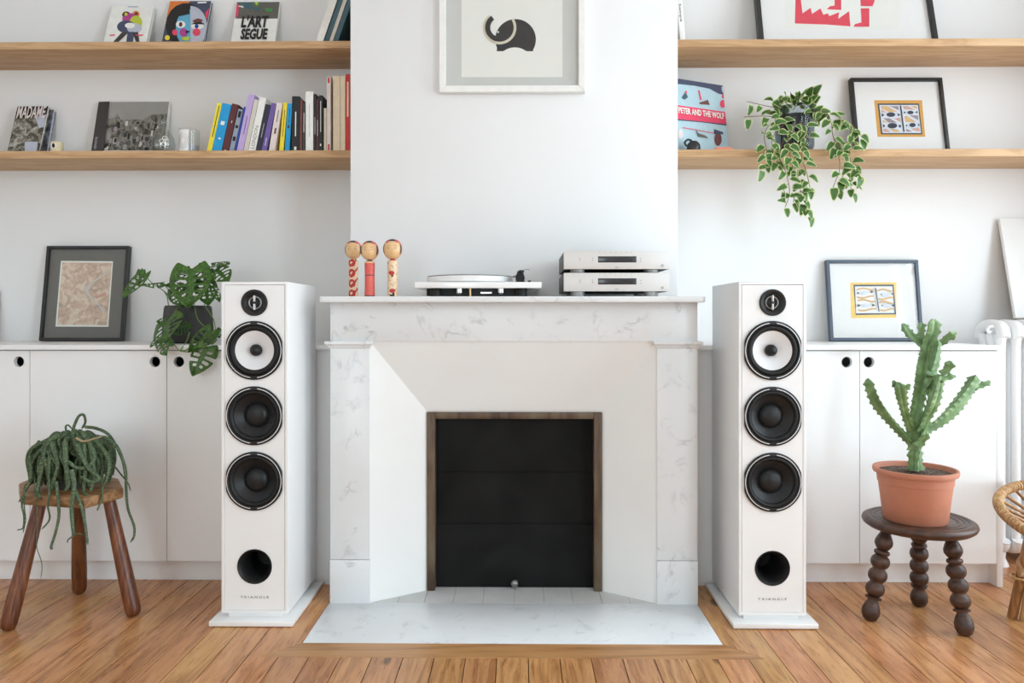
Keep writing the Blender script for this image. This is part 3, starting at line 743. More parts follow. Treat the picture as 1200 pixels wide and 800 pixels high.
# amplifiers, one on the other
ay = 2.412; a0, a1 = PX(660.7, ay), PX(784.8, ay); aw = (a1 - a0) / 2; acx = (a0 + a1) / 2
def amplifier(zb, zf0, zf1, label):
    t = thing('amplifier', (acx, ay, zb), label, 'amplifier')
    h0, h1 = zf0 - zb, zf1 - zb
    MB().box(-aw, aw, 0, .012, h0, h1).build('front_panel', 'amp_silver', t, bevel=0.0012)
    MB().box(-aw + .001, aw - .001, .012, .31, h0 + .0005, h1 - .001).build('case', 'amp_side', t, bevel=0.001)
    dx0, dx1 = PX(700.6, ay) - acx, PX(746, ay) - acx; hm = (h0 + h1) / 2 + .002
    MB().box(dx0, dx1, -.0006, .004, hm - .0105, hm + .0105).build('display', 'display_dark', t, bevel=0.0015)
    for i in range(7):
        MB().lathe([(.0012, 0), (.0012, .0006)], 10, 'Y', (dx0 + .006 + i * .0172, 0, h1 - .004)).build('indicator', 'button_grey', t)
    for bx_, bz in ((PX(679.5, ay), 0), (PX(679.5, ay), .007), (PX(694.5, ay), 0), (PX(694.5, ay), .007), (PX(751, ay), -.003), (PX(751, ay), .006)):
        MB().lathe([(.0018, 0), (.0016, .0010), (0, .0012)], 12, 'Y', (bx_ - acx, 0, hm + bz - .003)).build('button', 'button_grey', t)
    MB().lathe([(.0052, 0), (.0052, .0006), (.0045, .0008), (.0040, .0004), (0, .0004)], 20, 'Y', (PX(776, ay) - acx, 0, h0 + .011)).build('power_button', 'amp_foot', t, smooth=40)
    MB().box(-.006, .005, -.0004, .001, h0 + .005, h0 + .007).build('badge', 'button_grey', t)
    for sx in (PX(677, ay + .04) - acx, PX(763, ay + .04) - acx):
        for sy in (.045, .26):
            MB().lathe([(.022, 0), (.0235, .003), (.0235, h0 + .002)], 24, 'Z', (sx, sy, 0)).build('foot', 'amp_foot', t, smooth=40)
    return t
zf = [PZ(341.2, ay), PZ(319.6, ay), PZ(315.3, ay), PZ(294, ay)]
amplifier(ZM, zf[0], zf[1], 'silver slim hifi unit standing directly on the mantel under its twin')
amplifier(zf[1] + .0003, zf[2], zf[3], 'silver slim hifi unit stacked on top of its twin')

# kokeshi dolls
def painted(mb_prof, n, fn, name, mats, parent, smooth=60):
    """turned piece whose faces take the material fn(angle, height fraction)"""
    mb = MB().lathe(mb_prof, n)
    z0 = min(v[2] for v in mb.v); z1 = max(v[2] for v in mb.v)
    for i, f in enumerate(mb.f):
        c = sum((Vector(mb.v[k]) for k in f), Vector()) / len(f)
        mb.m[i] = fn(math.atan2(c.x, -c.y), (c.z - z0) / (z1 - z0))
    return mb.build(name, mats, parent, smooth)
def doll(x, y, hb, hh, rb_, rh, bodyfn, bodymats, headmats, label, turn=0.0):
    t = thing('kokeshi_doll', (x, y, ZM), label, 'doll', rot=(0, 0, turn))
    nb_ = 44
    prof = [(rb_ * .96, 0)] + [(rb_ * (1 - .06 * math.sin(PI * i / nb_)), hb * i / nb_) for i in range(nb_ + 1)] + [(rb_ * .8, hb + .003), (rb_ * .45, hb + .006), (rb_ * .45, hb + .010)]
    painted(prof, 56, bodyfn, 'body', bodymats, t)
    hz = hb + .007
    prof = [(0, 0)] + [(rh * math.sin(PI * i / 34) ** .82, hh * .5 * (1 - math.cos(PI * i / 34))) for i in range(1, 34)] + [(0, hh)]
    def hf(a, v):
        if v > .87 and abs(a) < .55 and v < .975: return 2
        if v > .80 and abs(a) > .42: return 1
        if v >= .975: return 2
        if .98 < abs(a) < 1.28 and .26 < v < .72: return 2
        if abs(a) >= (1.05 if a > 0 else 1.28) and v > .20 + .1 * abs(math.sin(a * 9)): return 1
        return 0
    hd = painted(prof, 56, hf, 'head', headmats, t); hd.location = (0, 0, hz)
    R = lambda a, v, d=.0003: Vector((math.sin(a), -math.cos(a), 0)) * (rh * math.sin(math.acos(1 - 2 * v)) ** .82 + d) + Vector((0, 0, hh * v))
    for sgn in (-1, 1):
        MB().tube([R(sgn * (.22 + .30 * k / 6), .50 + .022 * math.sin(PI * k / 6)) for k in range(7)], .0005, 5).build('eye', 'doll_black', hd)
        MB().tube([R(sgn * (.20 + .32 * k / 6), .62 + .03 * math.sin(PI * k / 6)) for k in range(7)], .00035, 5).build('eyebrow', 'doll_black', hd)
    MB().tube([R(.0, .50), R(.05, .42), R(.0, .40), R(-.05, .42)], .0003, 5).build('nose', 'doll_black', hd)
    MB().tube([R(-.08, .30), R(0, .285), R(.08, .30)], .0006, 5).build('mouth', 'doll_red', hd)
    return t
def b1(a, v):
    w = (v * 3.9) % 1.0
    s = math.hypot((a + .25) / .80, (w - .40) / .40)
    if .40 < s < 1.0: return 1
    if -.6 < a < 1.2 and abs(w - .22 - (a + .2) * .52) < .13: return 1
    return 0
def b2(a, v):
    if v < .045 or v > .94 or .555 < v < .595: return 2
    if v > .90: return 0
    return 1
def b3(a, v):
    if v > .955: return 1
    for (c, ca) in ((.62, -.15), (.16, .05)):
        if math.hypot((a - ca) / .62, (v - c) / .055) < 1: return 1
        if math.hypot((a - ca - .15) / .25, (v - c + .075) / .022) < 1: return 2
    for k in range(6):
        if abs(v - (.12 + .14 * k) - .06 * math.sin(3 * a + k * 2)) < .011 and (k + int(a * 3)) % 2: return 3
    if v < .06 and abs(a) < .45: return 2
    return 0
for (px, y, py0, py1, hw, bw2, fn, bm_, hm_, lab) in (
    (414.2, 2.56, 304.2, 283.7, 9.9, 5.9, b1, ['doll_cream', 'doll_red'], ['doll_wood', 'doll_pink', 'doll_black'], 'wooden kokeshi doll with bold red swirls down its cream body'),
    (433.3, 2.47, 305.8, 284.0, 10.4, 6.1, b2, ['doll_wood', 'doll_coral', 'doll_plum'], ['doll_wood', 'doll_pink', 'doll_black'], 'wooden kokeshi doll with coral red body and dark bands'),
    (460.2, 2.46, 304.8, 282.0, 11.1, 6.3, b3, ['doll_cream', 'doll_red', 'doll_black', 'button_grey'], ['doll_wood', 'doll_pink', 'doll_black'], 'wooden kokeshi doll with small red and black flowers on cream body')):
    k = y / F
    doll(PX(px, y), y, PZ(py0, y) - ZM - .004, (py0 - py1 + 1) * k, bw2 * k, hw * k, fn, bm_, hm_, lab, turn=math.radians(4))

# ------------------------------------------------------------------ framed pictures
def onplane(M, px, py, y):
    """local x, z where the sight line of a pixel meets the plane y of an object (M: its matrix)"""
    Mi = M.inverted(); a = Mi @ CAM; b = Mi @ P(px, py, 3.0); d = b - a
    t = (y - a.y) / d.y; q = a + d * t
    return (q.x, q.z)
def mat_of(loc, rot): return Matrix.Translation(loc) @ Matrix.Rotation(rot[2], 4, 'Z') @ Matrix.Rotation(rot[1], 4, 'Y') @ Matrix.Rotation(rot[0], 4, 'X')
def framed(label, pxl, pxr, pytop, zbase, lean, fmat, fwid, fdep, art, backing='paper_white', ywall=Y_WALL, ztop=None, glass=True, zbot=None):
    yt = ywall - .02
    x0, x1 = PX(pxl, yt), PX(pxr, yt); zt = ztop if ztop else PZ(pytop, yt)
    H = (zt - zbase) / math.cos(lean); W = (x1 - x0) / 2
    loc = Vector(((x0 + x1) / 2, ywall - .0015 - H * math.sin(lean), zbase)); rot = (-lean, 0, 0)
    t = thing('framed_print', loc, label, 'picture', rot=rot)
    M = mat_of(loc, rot)
    # mitred frame
    for (a, b, c, d) in (((-W, 0), (W, 0), (W - fwid, fwid), (-W + fwid, fwid)), ((W, 0), (W, H), (W - fwid, H - fwid), (W - fwid, fwid)),
                         ((W, H), (-W, H), (-W + fwid, H - fwid), (W - fwid, H - fwid)), ((-W, H), (-W, 0), (-W + fwid, fwid), (-W + fwid, H - fwid))):
        MB().hexa([(x, -fdep, z) for x, z in (a, b, c, d)], [(x, 0, z) for x, z in (a, b, c, d)]).build('frame_rail', fmat, t, bevel=0.0012, seg=1)
    yb = -fdep * .45
    MB().box(-W + fwid * .9, W - fwid * .9, yb, -.0015, fwid * .9, H - fwid * .9).build('mount', backing, t)
    if art:
        mats = []; mb = MB()
        for k, (poly, m) in enumerate(art):
            if m not in mats: mats.append(m)
            pts = [onplane(M, px, py, yb) for px, py in poly]; e = fwid + .006
            mb.flat([(max(-W + e, min(W - e, x)), max(e, min(H - e, zz))) for x, zz in pts], yb - (.00025 if len(art) < 12 else .00006) * (k + 1), mats.index(m))
        mb.build('print', mats, t)
    if glass: MB().box(-W + fwid * .9, W - fwid * .9, -fdep * .80, -fdep * .80 + .0015, fwid * .9, H - fwid * .9).build('glass_pane', 'picture_glass', t)
    return t
def Z(sc_, ox, oy):
    return lambda *pts: [(ox + x / sc_, oy + y / sc_) for x, y in pts]
def arcband(cx, cy, r0, r1, a0, a1, n=26):
    A = [(cx + r1 * math.cos(a0 + (a1 - a0) * i / n), cy - r1 * math.sin(a0 + (a1 - a0) * i / n)) for i in range(n + 1)]
    B = [(cx + r0 * math.cos(a0 + (a1 - a0) * i / n), cy - r0 * math.sin(a0 + (a1 - a0) * i / n)) for i in range(n + 1)]
    return [[A[i], A[i + 1], B[i + 1], B[i]] for i in range(n)]
z = Z(6, 500, 0)
body = [(625 + 143 * math.cos(math.radians(a)), 277 - 143 * math.sin(math.radians(a))) for a in range(-30, 206, 6)]
body += [(492, 360), (540, 360)] + [(620 + 132 * math.cos(math.radians(a)), 465 - 132 * math.sin(math.radians(a))) for a in range(122, 56, -8)] + [(700, 360), (750, 360)]
art = [(z((245, -700), (955, -700), (955, 542), (245, 542)), 'paper_cream'), (z(*body), 'ink_black')]
art += [(z(*q), 'ink_beige') for q in arcband(513, 195, 99, 118, math.radians(130), math.radians(392), 40)]
art += [(z(*q), 'ink_black') for q in arcband(513, 195, 66, 101, math.radians(125), math.radians(262), 26)]
art += [(z(*[(502 + 7 * math.cos(i), 228 + 7 * math.sin(i)) for i in [k * PI / 6 for k in range(12)]]), 'paper_white')]
framed('white framed black elephant print hanging on the chimney breast', 515, 685.5, None, PZ(108.5, Y_BREAST - .02), 0.0, 'frame_white', .024, .028, art, 'mat_grey', ywall=Y_BREAST, ztop=PZ(-105, Y_BREAST - .02))

art = [([(71.5, 305.5), (132.5, 306), (127, 382.8), (65, 382.5)], 'paper_cream'), ([(73, 307.5), (131, 308), (125.6, 381), (67, 380.5)], 'map_print'),
       ([(128, 316), (128.5, 318.5), (110, 331), (103.5, 341), (110, 350), (118, 359), (124, 366), (124, 368.5), (107, 352), (100, 343), (97.5, 338), (105, 332)], 'c_offwhite'),
       ([(111, 347), (124, 342), (125, 346), (113, 350)], 'ink_pink'), ([(110, 360), (121, 356), (121.4, 356.6), (110, 361)], 'ink_mauve'), ([(113, 356), (119, 364), (118.4, 364.4), (112.4, 356.4)], 'ink_mauve')]
framed('black framed antique city map in a grey mount leaning on the counter', 55.2, 151.8, 288.3, Z_CTR, math.radians(7.5), 'frame_black', .013, .022, art, 'mat_taupe')

# ochre print with dark fish (on the shelf)
z = Z(13.333, 1010, 110)
def fish(x0, x1, y, h, m):
    return [(x0 + (x1 - x0) * .5 - (x1 - x0) * .5 * math.cos(2 * PI * i / 14) , y + h * math.sin(2 * PI * i / 14)) for i in range(14)], m
art = [(z((190, 100), (940, 100), (990, 670), (245, 670)), 'ink_ochre'), (z((245, 150), (890, 150), (945, 632), (300, 632)), 'ink_navy'), (z((272, 172), (875, 172), (925, 612), (322, 612)), 'ink_paleblue')]
for q, m in (([(295, 190), (400, 190), (550, 280), (420, 285), (300, 225)], 'ink_tan'), ([(300, 240), (390, 290), (305, 290)], 'ink_pink'), ([(430, 190), (565, 190), (580, 245), (560, 250)], 'ink_mauve'),
             ([(640, 190), (720, 190), (830, 250), (660, 240)], 'ink_pink'), ([(750, 190), (855, 190), (862, 240)], 'ink_tan'), ([(330, 380), (430, 380), (550, 450), (420, 450)], 'ink_mauve'),
             ([(320, 400), (400, 450), (330, 450)], 'ink_tan'), ([(500, 385), (600, 375), (612, 450)], 'ink_pink'), ([(660, 350), (700, 345), (850, 440), (680, 440)], 'ink_tan'), ([(740, 335), (875, 335), (885, 415)], 'ink_mauve'),
             ([(335, 550), (380, 545), (450, 595), (340, 595)], 'ink_pink'), ([(430, 545), (550, 555), (600, 595), (500, 595)], 'ink_tan'), ([(690, 545), (790, 590), (695, 592)], 'ink_mauve'), ([(760, 550), (890, 525), (905, 585), (850, 585)], 'ink_pink'),
             ([(305, 300), (352, 330), (310, 362)], 'ink_navy'), ([(325, 470), (365, 500), (330, 530)], 'ink_navy'), ([(550, 300), (600, 330), (565, 350)], 'ink_navy'), ([(575, 490), (610, 480), (605, 530), (575, 520)], 'ink_navy'),
             ([(655, 275), (690, 295), (655, 310)], 'ink_navy'), ([(825, 290), (865, 265), (868, 305)], 'ink_navy'), ([(680, 490), (710, 480), (700, 515)], 'ink_navy'), ([(870, 490), (890, 455), (897, 512)], 'ink_navy')):
    art.append((z(*q), m))
for f in (fish(380, 520, 325, 36, 'ink_navy'), fish(400, 550, 498, 42, 'ink_navy'), fish(708, 805, 293, 28, 'ink_navy'), fish(740, 838, 488, 34, 'ink_navy')): art.append((z(*f[0]), f[1]))
art.append((z((592, 185), (612, 185), (665, 595), (645, 595)), 'ink_navy'))
framed('black framed ochre print with dark fish shapes on the shelf behind trailing plant', 996, 1103.5, 94, Z_SH1, math.radians(10.5), 'frame_black', .013, .024, art, 'paper_white')

# ochre print with pale fish (on the counter)
z = Z(16, 990, 325)
art = [(z((100, 95), (970, 90), (965, 755), (115, 765)), 'ink_yellowpale'), (z((160, 135), (915, 132), (962, 690), (205, 705)), 'frame_slate'), (z((190, 168), (890, 165), (928, 665), (212, 672)), 'paper_white')]
def wave(x0, x1, y, amp, th, ph):
    n = 10; a = [(x0 + (x1 - x0) * i / n, y + amp * math.sin(ph + PI * 1.6 * i / n)) for i in range(n + 1)]
    return [[a[i], a[i + 1], (a[i + 1][0], a[i + 1][1] + th), (a[i][0], a[i][1] + th)] for i in range(n)]
for (x0_, x1_, y, ph) in ((220, 530, 205, 2.6), (225, 540, 350, 0), (235, 560, 420, 3.2), (245, 575, 590, 0.3), (610, 880, 225, 2.8), (625, 890, 380, 0.2), (645, 895, 455, 3.2), (660, 910, 590, 0.3)):
    for q in wave(x0_, x1_, y, 18, 32, ph): art.append((z(*q), 'ink_tan'))
for q in ([(225, 270), (260, 295), (228, 322)], [(465, 245), (525, 270), (490, 300)], [(232, 500), (285, 525), (235, 556)], [(498, 495), (560, 520), (510, 550)], [(655, 320), (690, 308), (685, 340)], [(850, 310), (885, 290), (888, 332)], [(670, 525), (700, 512), (695, 545)], [(862, 530), (905, 500), (908, 555)]):
    art.append((z(*q), 'ink_navy'))
for (cx, cy) in ((360, 285), (390, 525), (755, 325), (780, 525)):
    art.append((z(*[(cx + 75 * math.cos(k * PI / 7), cy + 32 * math.sin(k * PI / 7)) for k in range(14)]), 'ink_paleblue'))
art.append((z((550, 200), (575, 200), (640, 645), (622, 645)), 'frame_slate'))
framed('slate grey framed ochre print with pale fish leaning on the counter', 968, 1075.5, 305.5, Z_CTR, math.radians(7.5), 'frame_slate', .013, .022, art, 'paper_white')

# large red print on the top shelf
z = Z(3.81, 785, 0)
art = [(z((505, -300), (1015, -300), (1025, 130), (510, 128)), 'paper_cream')]
for q in ([(555, -260), (590, -260), (585, 0), (592, 60), (628, 35), (635, 62), (672, 38), (685, 66), (705, 60), (712, 72), (755, 55), (752, 84), (800, 50), (806, 118), (700, 110), (558, 105)],
          [(735, -200), (760, -200), (765, 45), (700, 42), (715, 28), (735, 25)], [(845, -120), (920, -120), (915, 0), (905, 28), (852, 28)], [(852, 38), (890, 38), (890, 120), (820, 120), (825, 109), (855, 100)], [(590, -260), (850, -260), (850, -180), (590, -180)]):
    art.append((z(*q), 'ink_red'))
framed('large black framed red and white print on the top shelf', 880.5, 1083, None, Z_SH2, math.radians(14), 'frame_black', .018, .03, art, 'paper_white', ztop=Z_SH2 + .42)

# leaning white canvases at the two ends
def canvas(label, pxl, pxr, zbase, ztop, lean, ywall=Y_WALL):
    yt = ywall - .02; x0, x1 = PX(pxl, yt), PX(pxr, yt) if pxr else pxl
    H = (ztop - zbase) / math.cos(lean)
    t = thing('canvas', ((x0 + x1) / 2, ywall - .0015 - H * math.sin(lean), zbase), label, 'canvas', rot=(-lean, 0, 0))
    W = (x1 - x0) / 2
    MB().box(-W, W, -.02, -.004, 0, H).build('canvas_face', 'canvas_white', t, bevel=0.0015)
    MB().box(-W + .004, W - .004, -.004, 0, .003, H - .003).build('stretcher', 'beige_wood' if 'beige_wood' in MATS else 'oak', t)
    return t

# ------------------------------------------------------------------ books standing upright on the lower shelf
def book(label, w, h, d, loc, lean, cover, pages='c_pagecream', marks=None, group=None, text=None, name='book'):
    """spine towards -Y, lower right edge on the shelf, leaning by rotation about Y"""
    t = thing(name, loc, label, 'book', rot=(0, lean, 0), group=group)
    c = .0016 if w > .012 else .0008
    cv = MB().box(-w, -w + c, 0, d, 0, h).box(-c, 0, 0, d, 0, h).box(-w + c, -c, 0, c, 0, h)
    cv.build('cover', cover, t)
    MB().box(-w + c, -c, c, d - .004, .003, h - .003).build('pages', pages, t)
    if marks:
        for (u0, u1, v0, v1) in marks[1]: MB().box(-w * u1, -w * u0, -.0004, .0003, h * v0, h * v1).build('spine_marking', marks[0], t)
    if text:
        text_mesh('lettering', text[0], .01, text[1], t, (-w / 2, -.0004, h * text[2]), rot=(PI / 2, -PI / 2, 0), fit=(h * text[3], w * text[4]))
    return t
YS = 2.895
LINES = [(.40, .60, .25, .78)]
BL = [  # bottom-left, bottom-right, top y (zoomed px), lean degrees, cover, label, marks, text
 (45, 85, 303, 12.5, 'c_yellow', 'thin yellow book leaning at the open end of the paperback row', ('ink_black', [(.4, .55, .3, .95)]), None),
 (85, 160, 312, 12.5, 'c_cyan', 'thick bright cyan book beside the thin yellow one', ('c_white', [(.3, .7, .55, .63), (.35, .6, .25, .28)]), None),
 (162, 215, 312, 12.5, 'c_maroon', 'dark maroon book beside the bright cyan one', ('c_cream', [(.4, .5, .6, .65), (.35, .6, .0, .03)]), None),
 (220, 258, 350, 12.5, 'c_steel', 'steel grey book with dark spine marks beside the maroon one', ('ink_black', [(.2, .8, .55, .62), (.2, .8, .8, .95), (.2, .8, .25, .35)]), None),
 (260, 277, 330, 12.5, 'c_blue', 'very thin royal blue book beside the tall lilac one', None, None),
 (279, 330, 235, 12, 'c_lilac', 'tall lilac book leaning in the paperback row', ('c_purple', [(.42, .54, .30, .62)]), None),
 (332, 368, 275, 12, 'c_offwhite', 'off-white book squeezed beside the tall lilac one', None, None),
 (370, 426, 262, 12, 'c_white', 'white book with large dark serif letters along its spine', None, ('LONDON', 'lettering_grey', .26, .42, .5)),
 (428, 470, 315, 12, 'c_navy', 'dark navy book beside the white lettered one', ('c_palegrey', [(.45, .55, .3, .6)]), None),
 (472, 514, 305, 12, 'c_purple', 'purple book beside the dark navy one', ('c_white', [(.45, .55, .12, .28)]), None),
 (530, 578, 300, 9.5, 'c_rosewhite', 'rose-white book with reddish marks beside the purple one', ('c_brownred', [(.3, .6, .36, .48), (.42, .54, .6, .85)]), None),
 (612, 646, 298, 5, 'c_yellow', 'yellow book between the rose-white and blue ones', ('c_maroon', [(.42, .55, .3, .85)]), None),
 (656, 693, 305, 3.5, 'c_cyan', 'blue book leaning against the thick black one', ('c_navy', [(.3, .7, .49, .55), (.42, .52, .6, .9)]), None),
 (709, 769, 247, 0.6, 'c_black', 'thick black book with small white spine title', ('c_white', [(.42, .56, .28, .72), (.35, .65, .03, .09)]), None),
 (772, 792, 272, 0.6, 'c_brownred', 'thin brown-red book beside the thick black one', None, None),
 (795, 816, 300, 0.4, 'c_darkgrey', 'thin charcoal book beside the tall white one', ('c_white', [(.4, .6, .4, .8)]), None),
 (820, 880, 210, 0, 'c_white', 'tall white book with faint spine title between dark books', ('c_palegrey', [(.45, .53, .25, .8)]), None),
 (882, 904, 230, 0, 'c_black', 'thin black book right beside the tall white one', ('c_palegrey', [(.4, .6, .3, .6)]), None),
 (905, 920, 268, 0, 'c_maroon', 'very thin dark red book between two black ones', ('c_white', [(.4, .6, .3, .6)]), None),
 (921, 954, 240, 0, 'c_black', 'black book with small white title near the beige one', ('c_white', [(.42, .55, .35, .9), (.35, .65, .1, .14)]), None),
 (962, 984, 340, 0, 'c_beige', 'short beige book between black and tall white-spined ones', None, None),
 (986, 1016, 92, 0, 'c_rosewhite', 'tall thin white book with a red logo low on its spine', ('c_red', [(.25, .75, .02, .10), (.25, .75, .91, .985)]), None),
 (1034, 1090, 88, 0, 'c_cream', 'tall cream book beside the thin white one with red logo', None, None),
 (1091, 1130, 88, 0, 'c_cream', 'tall cream book touching the red one', None, None),
 (1132, 1168, 75, 0, 'c_red', 'tall red book standing against the chimney breast', ('c_cream', [(.35, .7, .45, .9)]), None)]
for (l, r, ty_, ln, cvr, lab, mk, tx_) in BL:
    xa, xb = PX(235 + l / 6.6667, YS), PX(235 + r / 6.6667, YS)
    xb = min(xb, -BX - .001)
    a = math.radians(ln); h = (PZ(75 + ty_ / 6.6667, YS) - Z_SH1) / math.cos(a)
    w = (xb - xa) * math.cos(a) - .0008
    d = min(.17, max(.11, h * .68))
    book(lab, w, h, d, (xb, YS + (hash(lab[:3]) % 1) * .0, Z_SH1 + .0002), a, cvr, marks=mk, text=tx_)

# books on the top shelf against the chimney breast
for (l, r, ln, cvr, pg, lab) in ((369.5, 377.5, 19, 'c_white', 'c_pagecream', 'thick white book leaning on the top shelf by the chimney breast'),
                                 (379.5, 384.5, 19, 'c_teal', 'c_pagecream', 'teal book leaning on the top shelf beside the thick white one'),
                                 (385, 389, 19, 'c_offwhite', 'c_pagecream', 'off-white book leaning on the top shelf between two teal ones'),
                                 (390, 395, 19.5, 'c_teal', 'c_white', 'teal book leaning on the top shelf beside the dark gap')):
    a = math.radians(ln); y_ = 2.90
    xb = PX(r, y_)
    book(lab, (xb - PX(l, y_)) * math.cos(a) + .001, .27, .17, (xb, y_, Z_SH2 + .0002), a, cvr, pg)
book('black block standing in for the dark gap on the top shelf against the chimney breast', .012, .15, .19, (-BX - .001, 2.90, Z_SH2 + .0002), 0, 'c_black')  # black stand-in for the dark gap beyond the leaning books
# white magazine on the other top shelf
t = thing('magazine', (PX(797.5, 2.9), 2.90, Z_SH2 + .0002), 'white magazine with handwritten title on the top shelf by the chimney breast', 'magazine', rot=(0, math.radians(-5), 0))
MB().box(0, .020, 0, .17, .0, .22).build('cover', 'c_white', t, bevel=0.001)
text_mesh('lettering', 'Sempé', .01, 'ink_black', t, (.009, -.0005, .115), rot=(PI / 2, PI / 2, 0), fit=(.07, .011))
o = book('dark block standing in for the shaded gap beside the white magazine on the top shelf', .010, .17, .16, (BX + .0125, 2.93, Z_SH2 + .0002), 0, 'c_navy')  # navy block painted as the shade in the wedge-shaped gap by the magazine

# ------------------------------------------------------------------ cover-out books
def coverbook(label, quad_top, pytop, zbase, lean, thick, base, art, yaw=0.0, ywall=Y_WALL, pages='c_white', roll=0.0, gap=0.0, extra=None, spine=None):
    yt = ywall - .015 - gap
    x0, x1 = PX(quad_top[0], yt), PX(quad_top[1], yt)
    zt = PZ(pytop, yt); H = (zt - zbase) / math.cos(lean); W = (x1 - x0) / 2
    loc = Vector(((x0 + x1) / 2, ywall - .0015 - gap - H * math.sin(lean), zbase + .0003)); rot = (-lean, roll, yaw)
    t = thing('book', loc, label, 'book', rot=rot); M = mat_of(loc, rot)
    MB().box(-W, W, -thick, -thick + .0018, 0, H).box(-W, W, -.0018, 0, 0, H).box(-W, -W + .0018, -thick, 0, 0, H).build('cover', base, t)
    MB().box(-W + .002, W - .003, -thick + .0018, -.0018, .003, H - .003).build('pages', pages, t)
    mats = []; mb = MB()
    for k, (poly, m) in enumerate(art):
        if m not in mats: mats.append(m)
        pts = [onplane(M, px, py, -thick) for px, py in poly]
        pts = [(max(-W, min(W, x)), max(0, min(H, zz))) for x, zz in pts]
        mb.flat(pts, -thick - (.0002 if len(art) < 30 else .00005) * (k + 1), mats.index(m))
    if art and not extra: mb.build('cover_print', mats, t)
    if extra:
        for i, f in enumerate(mb.f): MB().add([mb.v[k] for k in f], [tuple(range(len(f)))]).build('cover_patch', mats[mb.m[i]], t)
    return t, M, W, H, thick
def ell(cx, cy, rx, ry, n=18, a0=0, a1=2 * PI): return [(cx + rx * math.cos(a0 + (a1 - a0) * i / n), cy + ry * math.sin(a0 + (a1 - a0) * i / n)) for i in range(n + (0 if abs(a1 - a0 - 2 * PI) < 1e-6 else 1))]
# colourful creature on white
z = Z(5.714, 120, 0)
A = [(z(*ell(160, 100, 28, 24)), 'c_maroon'), (z(*ell(225, 95, 24, 22)), 'c_orange'), (z(*ell(185, 130, 52, 42)), 'c_magenta'), (z(*ell(225, 150, 42, 45)), 'c_lime'), (z(*ell(160, 180, 62, 42)), 'c_nightblue'), (z(*ell(215, 190, 50, 34)), 'c_palegrey'),
     (z(*ell(185, 172, 34, 18)), 'c_white'), (z((130, 220), (180, 215), (100, 290), (70, 285)), 'c_darkgrey'), (z((170, 215), (215, 215), (205, 290), (160, 290)), 'c_nightblue'), (z((205, 220), (240, 215), (250, 290), (225, 280)), 'c_darkgrey'), (z(*ell(160, 98, 12, 11)), 'c_lime'), (z(*ell(228, 94, 10, 9)), 'c_maroon'),
     (z((50, 235), (85, 232), (85, 240), (50, 242)), 'c_pink'), (z((225, 235), (275, 233), (275, 241), (225, 242)), 'c_pink'), (z((172, 45), (240, 45), (240, 52), (172, 52)), 'c_palegrey')]
coverbook('white book with a colourful painted creature on its cover', (131.5, 181), 7, Z_SH2, math.radians(20), .018, 'c_white', A)
# painted face
A = [(z((415, 0), (735, 0), (700, 280), (405, 280)), 'c_nightblue'), (z((440, 0), (585, 5), (570, 60), (425, 160)), 'c_orange'), (z(*ell(560, 170, 135, 150)), 'ink_black'), (z(*ell(590, 180, 112, 140, 20, -PI / 2, PI / 2)), 'c_palegrey'), (z(*ell(590, 190, 98, 128, 20, PI / 2, 3 * PI / 2)), 'c_skyblue'),
     (z((460, 90), (585, 20), (585, 95), (520, 110)), 'ink_black'), (z(*ell(525, 165, 32, 24)), 'c_white'), (z(*ell(525, 165, 12, 16)), 'c_maroon'), (z(*ell(637, 178, 42, 20)), 'c_white'), (z(*ell(632, 178, 13, 14)), 'c_blue'), (z((595, 165), (690, 165), (660, 150), (620, 152)), 'ink_black'),
     (z((605, 140), (640, 125), (675, 135), (665, 150), (610, 152)), 'c_brownred'), (z(*ell(632, 218, 26, 25)), 'c_pink'), (z(*ell(487, 220, 18, 20)), 'c_pink'), (z(*ell(545, 220, 26, 28)), 'c_magenta'), (z((560, 205), (590, 215), (560, 228)), 'ink_black'), (z(*ell(437, 256, 17, 17)), 'c_yellow'), (z(*ell(560, 262, 28, 14)), 'c_lime'), (z((690, 90), (722, 60), (715, 130), (700, 130)), 'c_pink'), (z((640, 18), (700, 16), (700, 26), (640, 28)), 'c_white')]
coverbook('book with a bright painted half blue face on its cover', (199.5, 247.5), 1.5, Z_SH2, math.radians(20), .016, 'c_nightblue', A)
# black letters on white and grey
z = Z(13.333, 270, 0)
A = [(z((95, 30), (770, 30), (755, 290), (80, 290)), 'c_slate'), (z((90, 40), (135, 100), (120, 250), (75, 280)), 'c_pink'), (z((150, 50), (330, 40), (390, 150), (230, 130)), 'c_teal'), (z((120, 90), (200, 95), (210, 125), (130, 105)), 'c_white'), (z((350, 30), (470, 30), (430, 110)), 'c_green'), (z((380, 35), (440, 35), (410, 90)), 'c_lime'), (z((390, 120), (480, 130), (460, 175), (400, 165)), 'c_teal'), (z((540, 130), (660, 140), (650, 190), (560, 185)), 'c_green')]
t, M, W, H, th = coverbook('white and grey book with tall black lettering on the top shelf', (277.5, 328), 2, Z_SH2, math.radians(20), .012, 'c_white', A)
def cover_text(t, M, th, body, px0, px1, py0, py1, mat, bold=0.0):
    a = onplane(M, px0, py1, -th); b = onplane(M, px1, py0, -th)
    text_mesh('lettering', body, .02, mat, t, ((a[0] + b[0]) / 2, -th - .004, (a[1] + b[1]) / 2), fit=(b[0] - a[0], b[1] - a[1]), bold=bold, extrude=.0002)
cover_text(t, M, th, "L'ART", 282.6, 315.6, 18.7, 33, 'ink_black', .0008)
cover_text(t, M, th, 'SEGUE', 281.6, 314.6, 34, 47, 'ink_black', .0008)
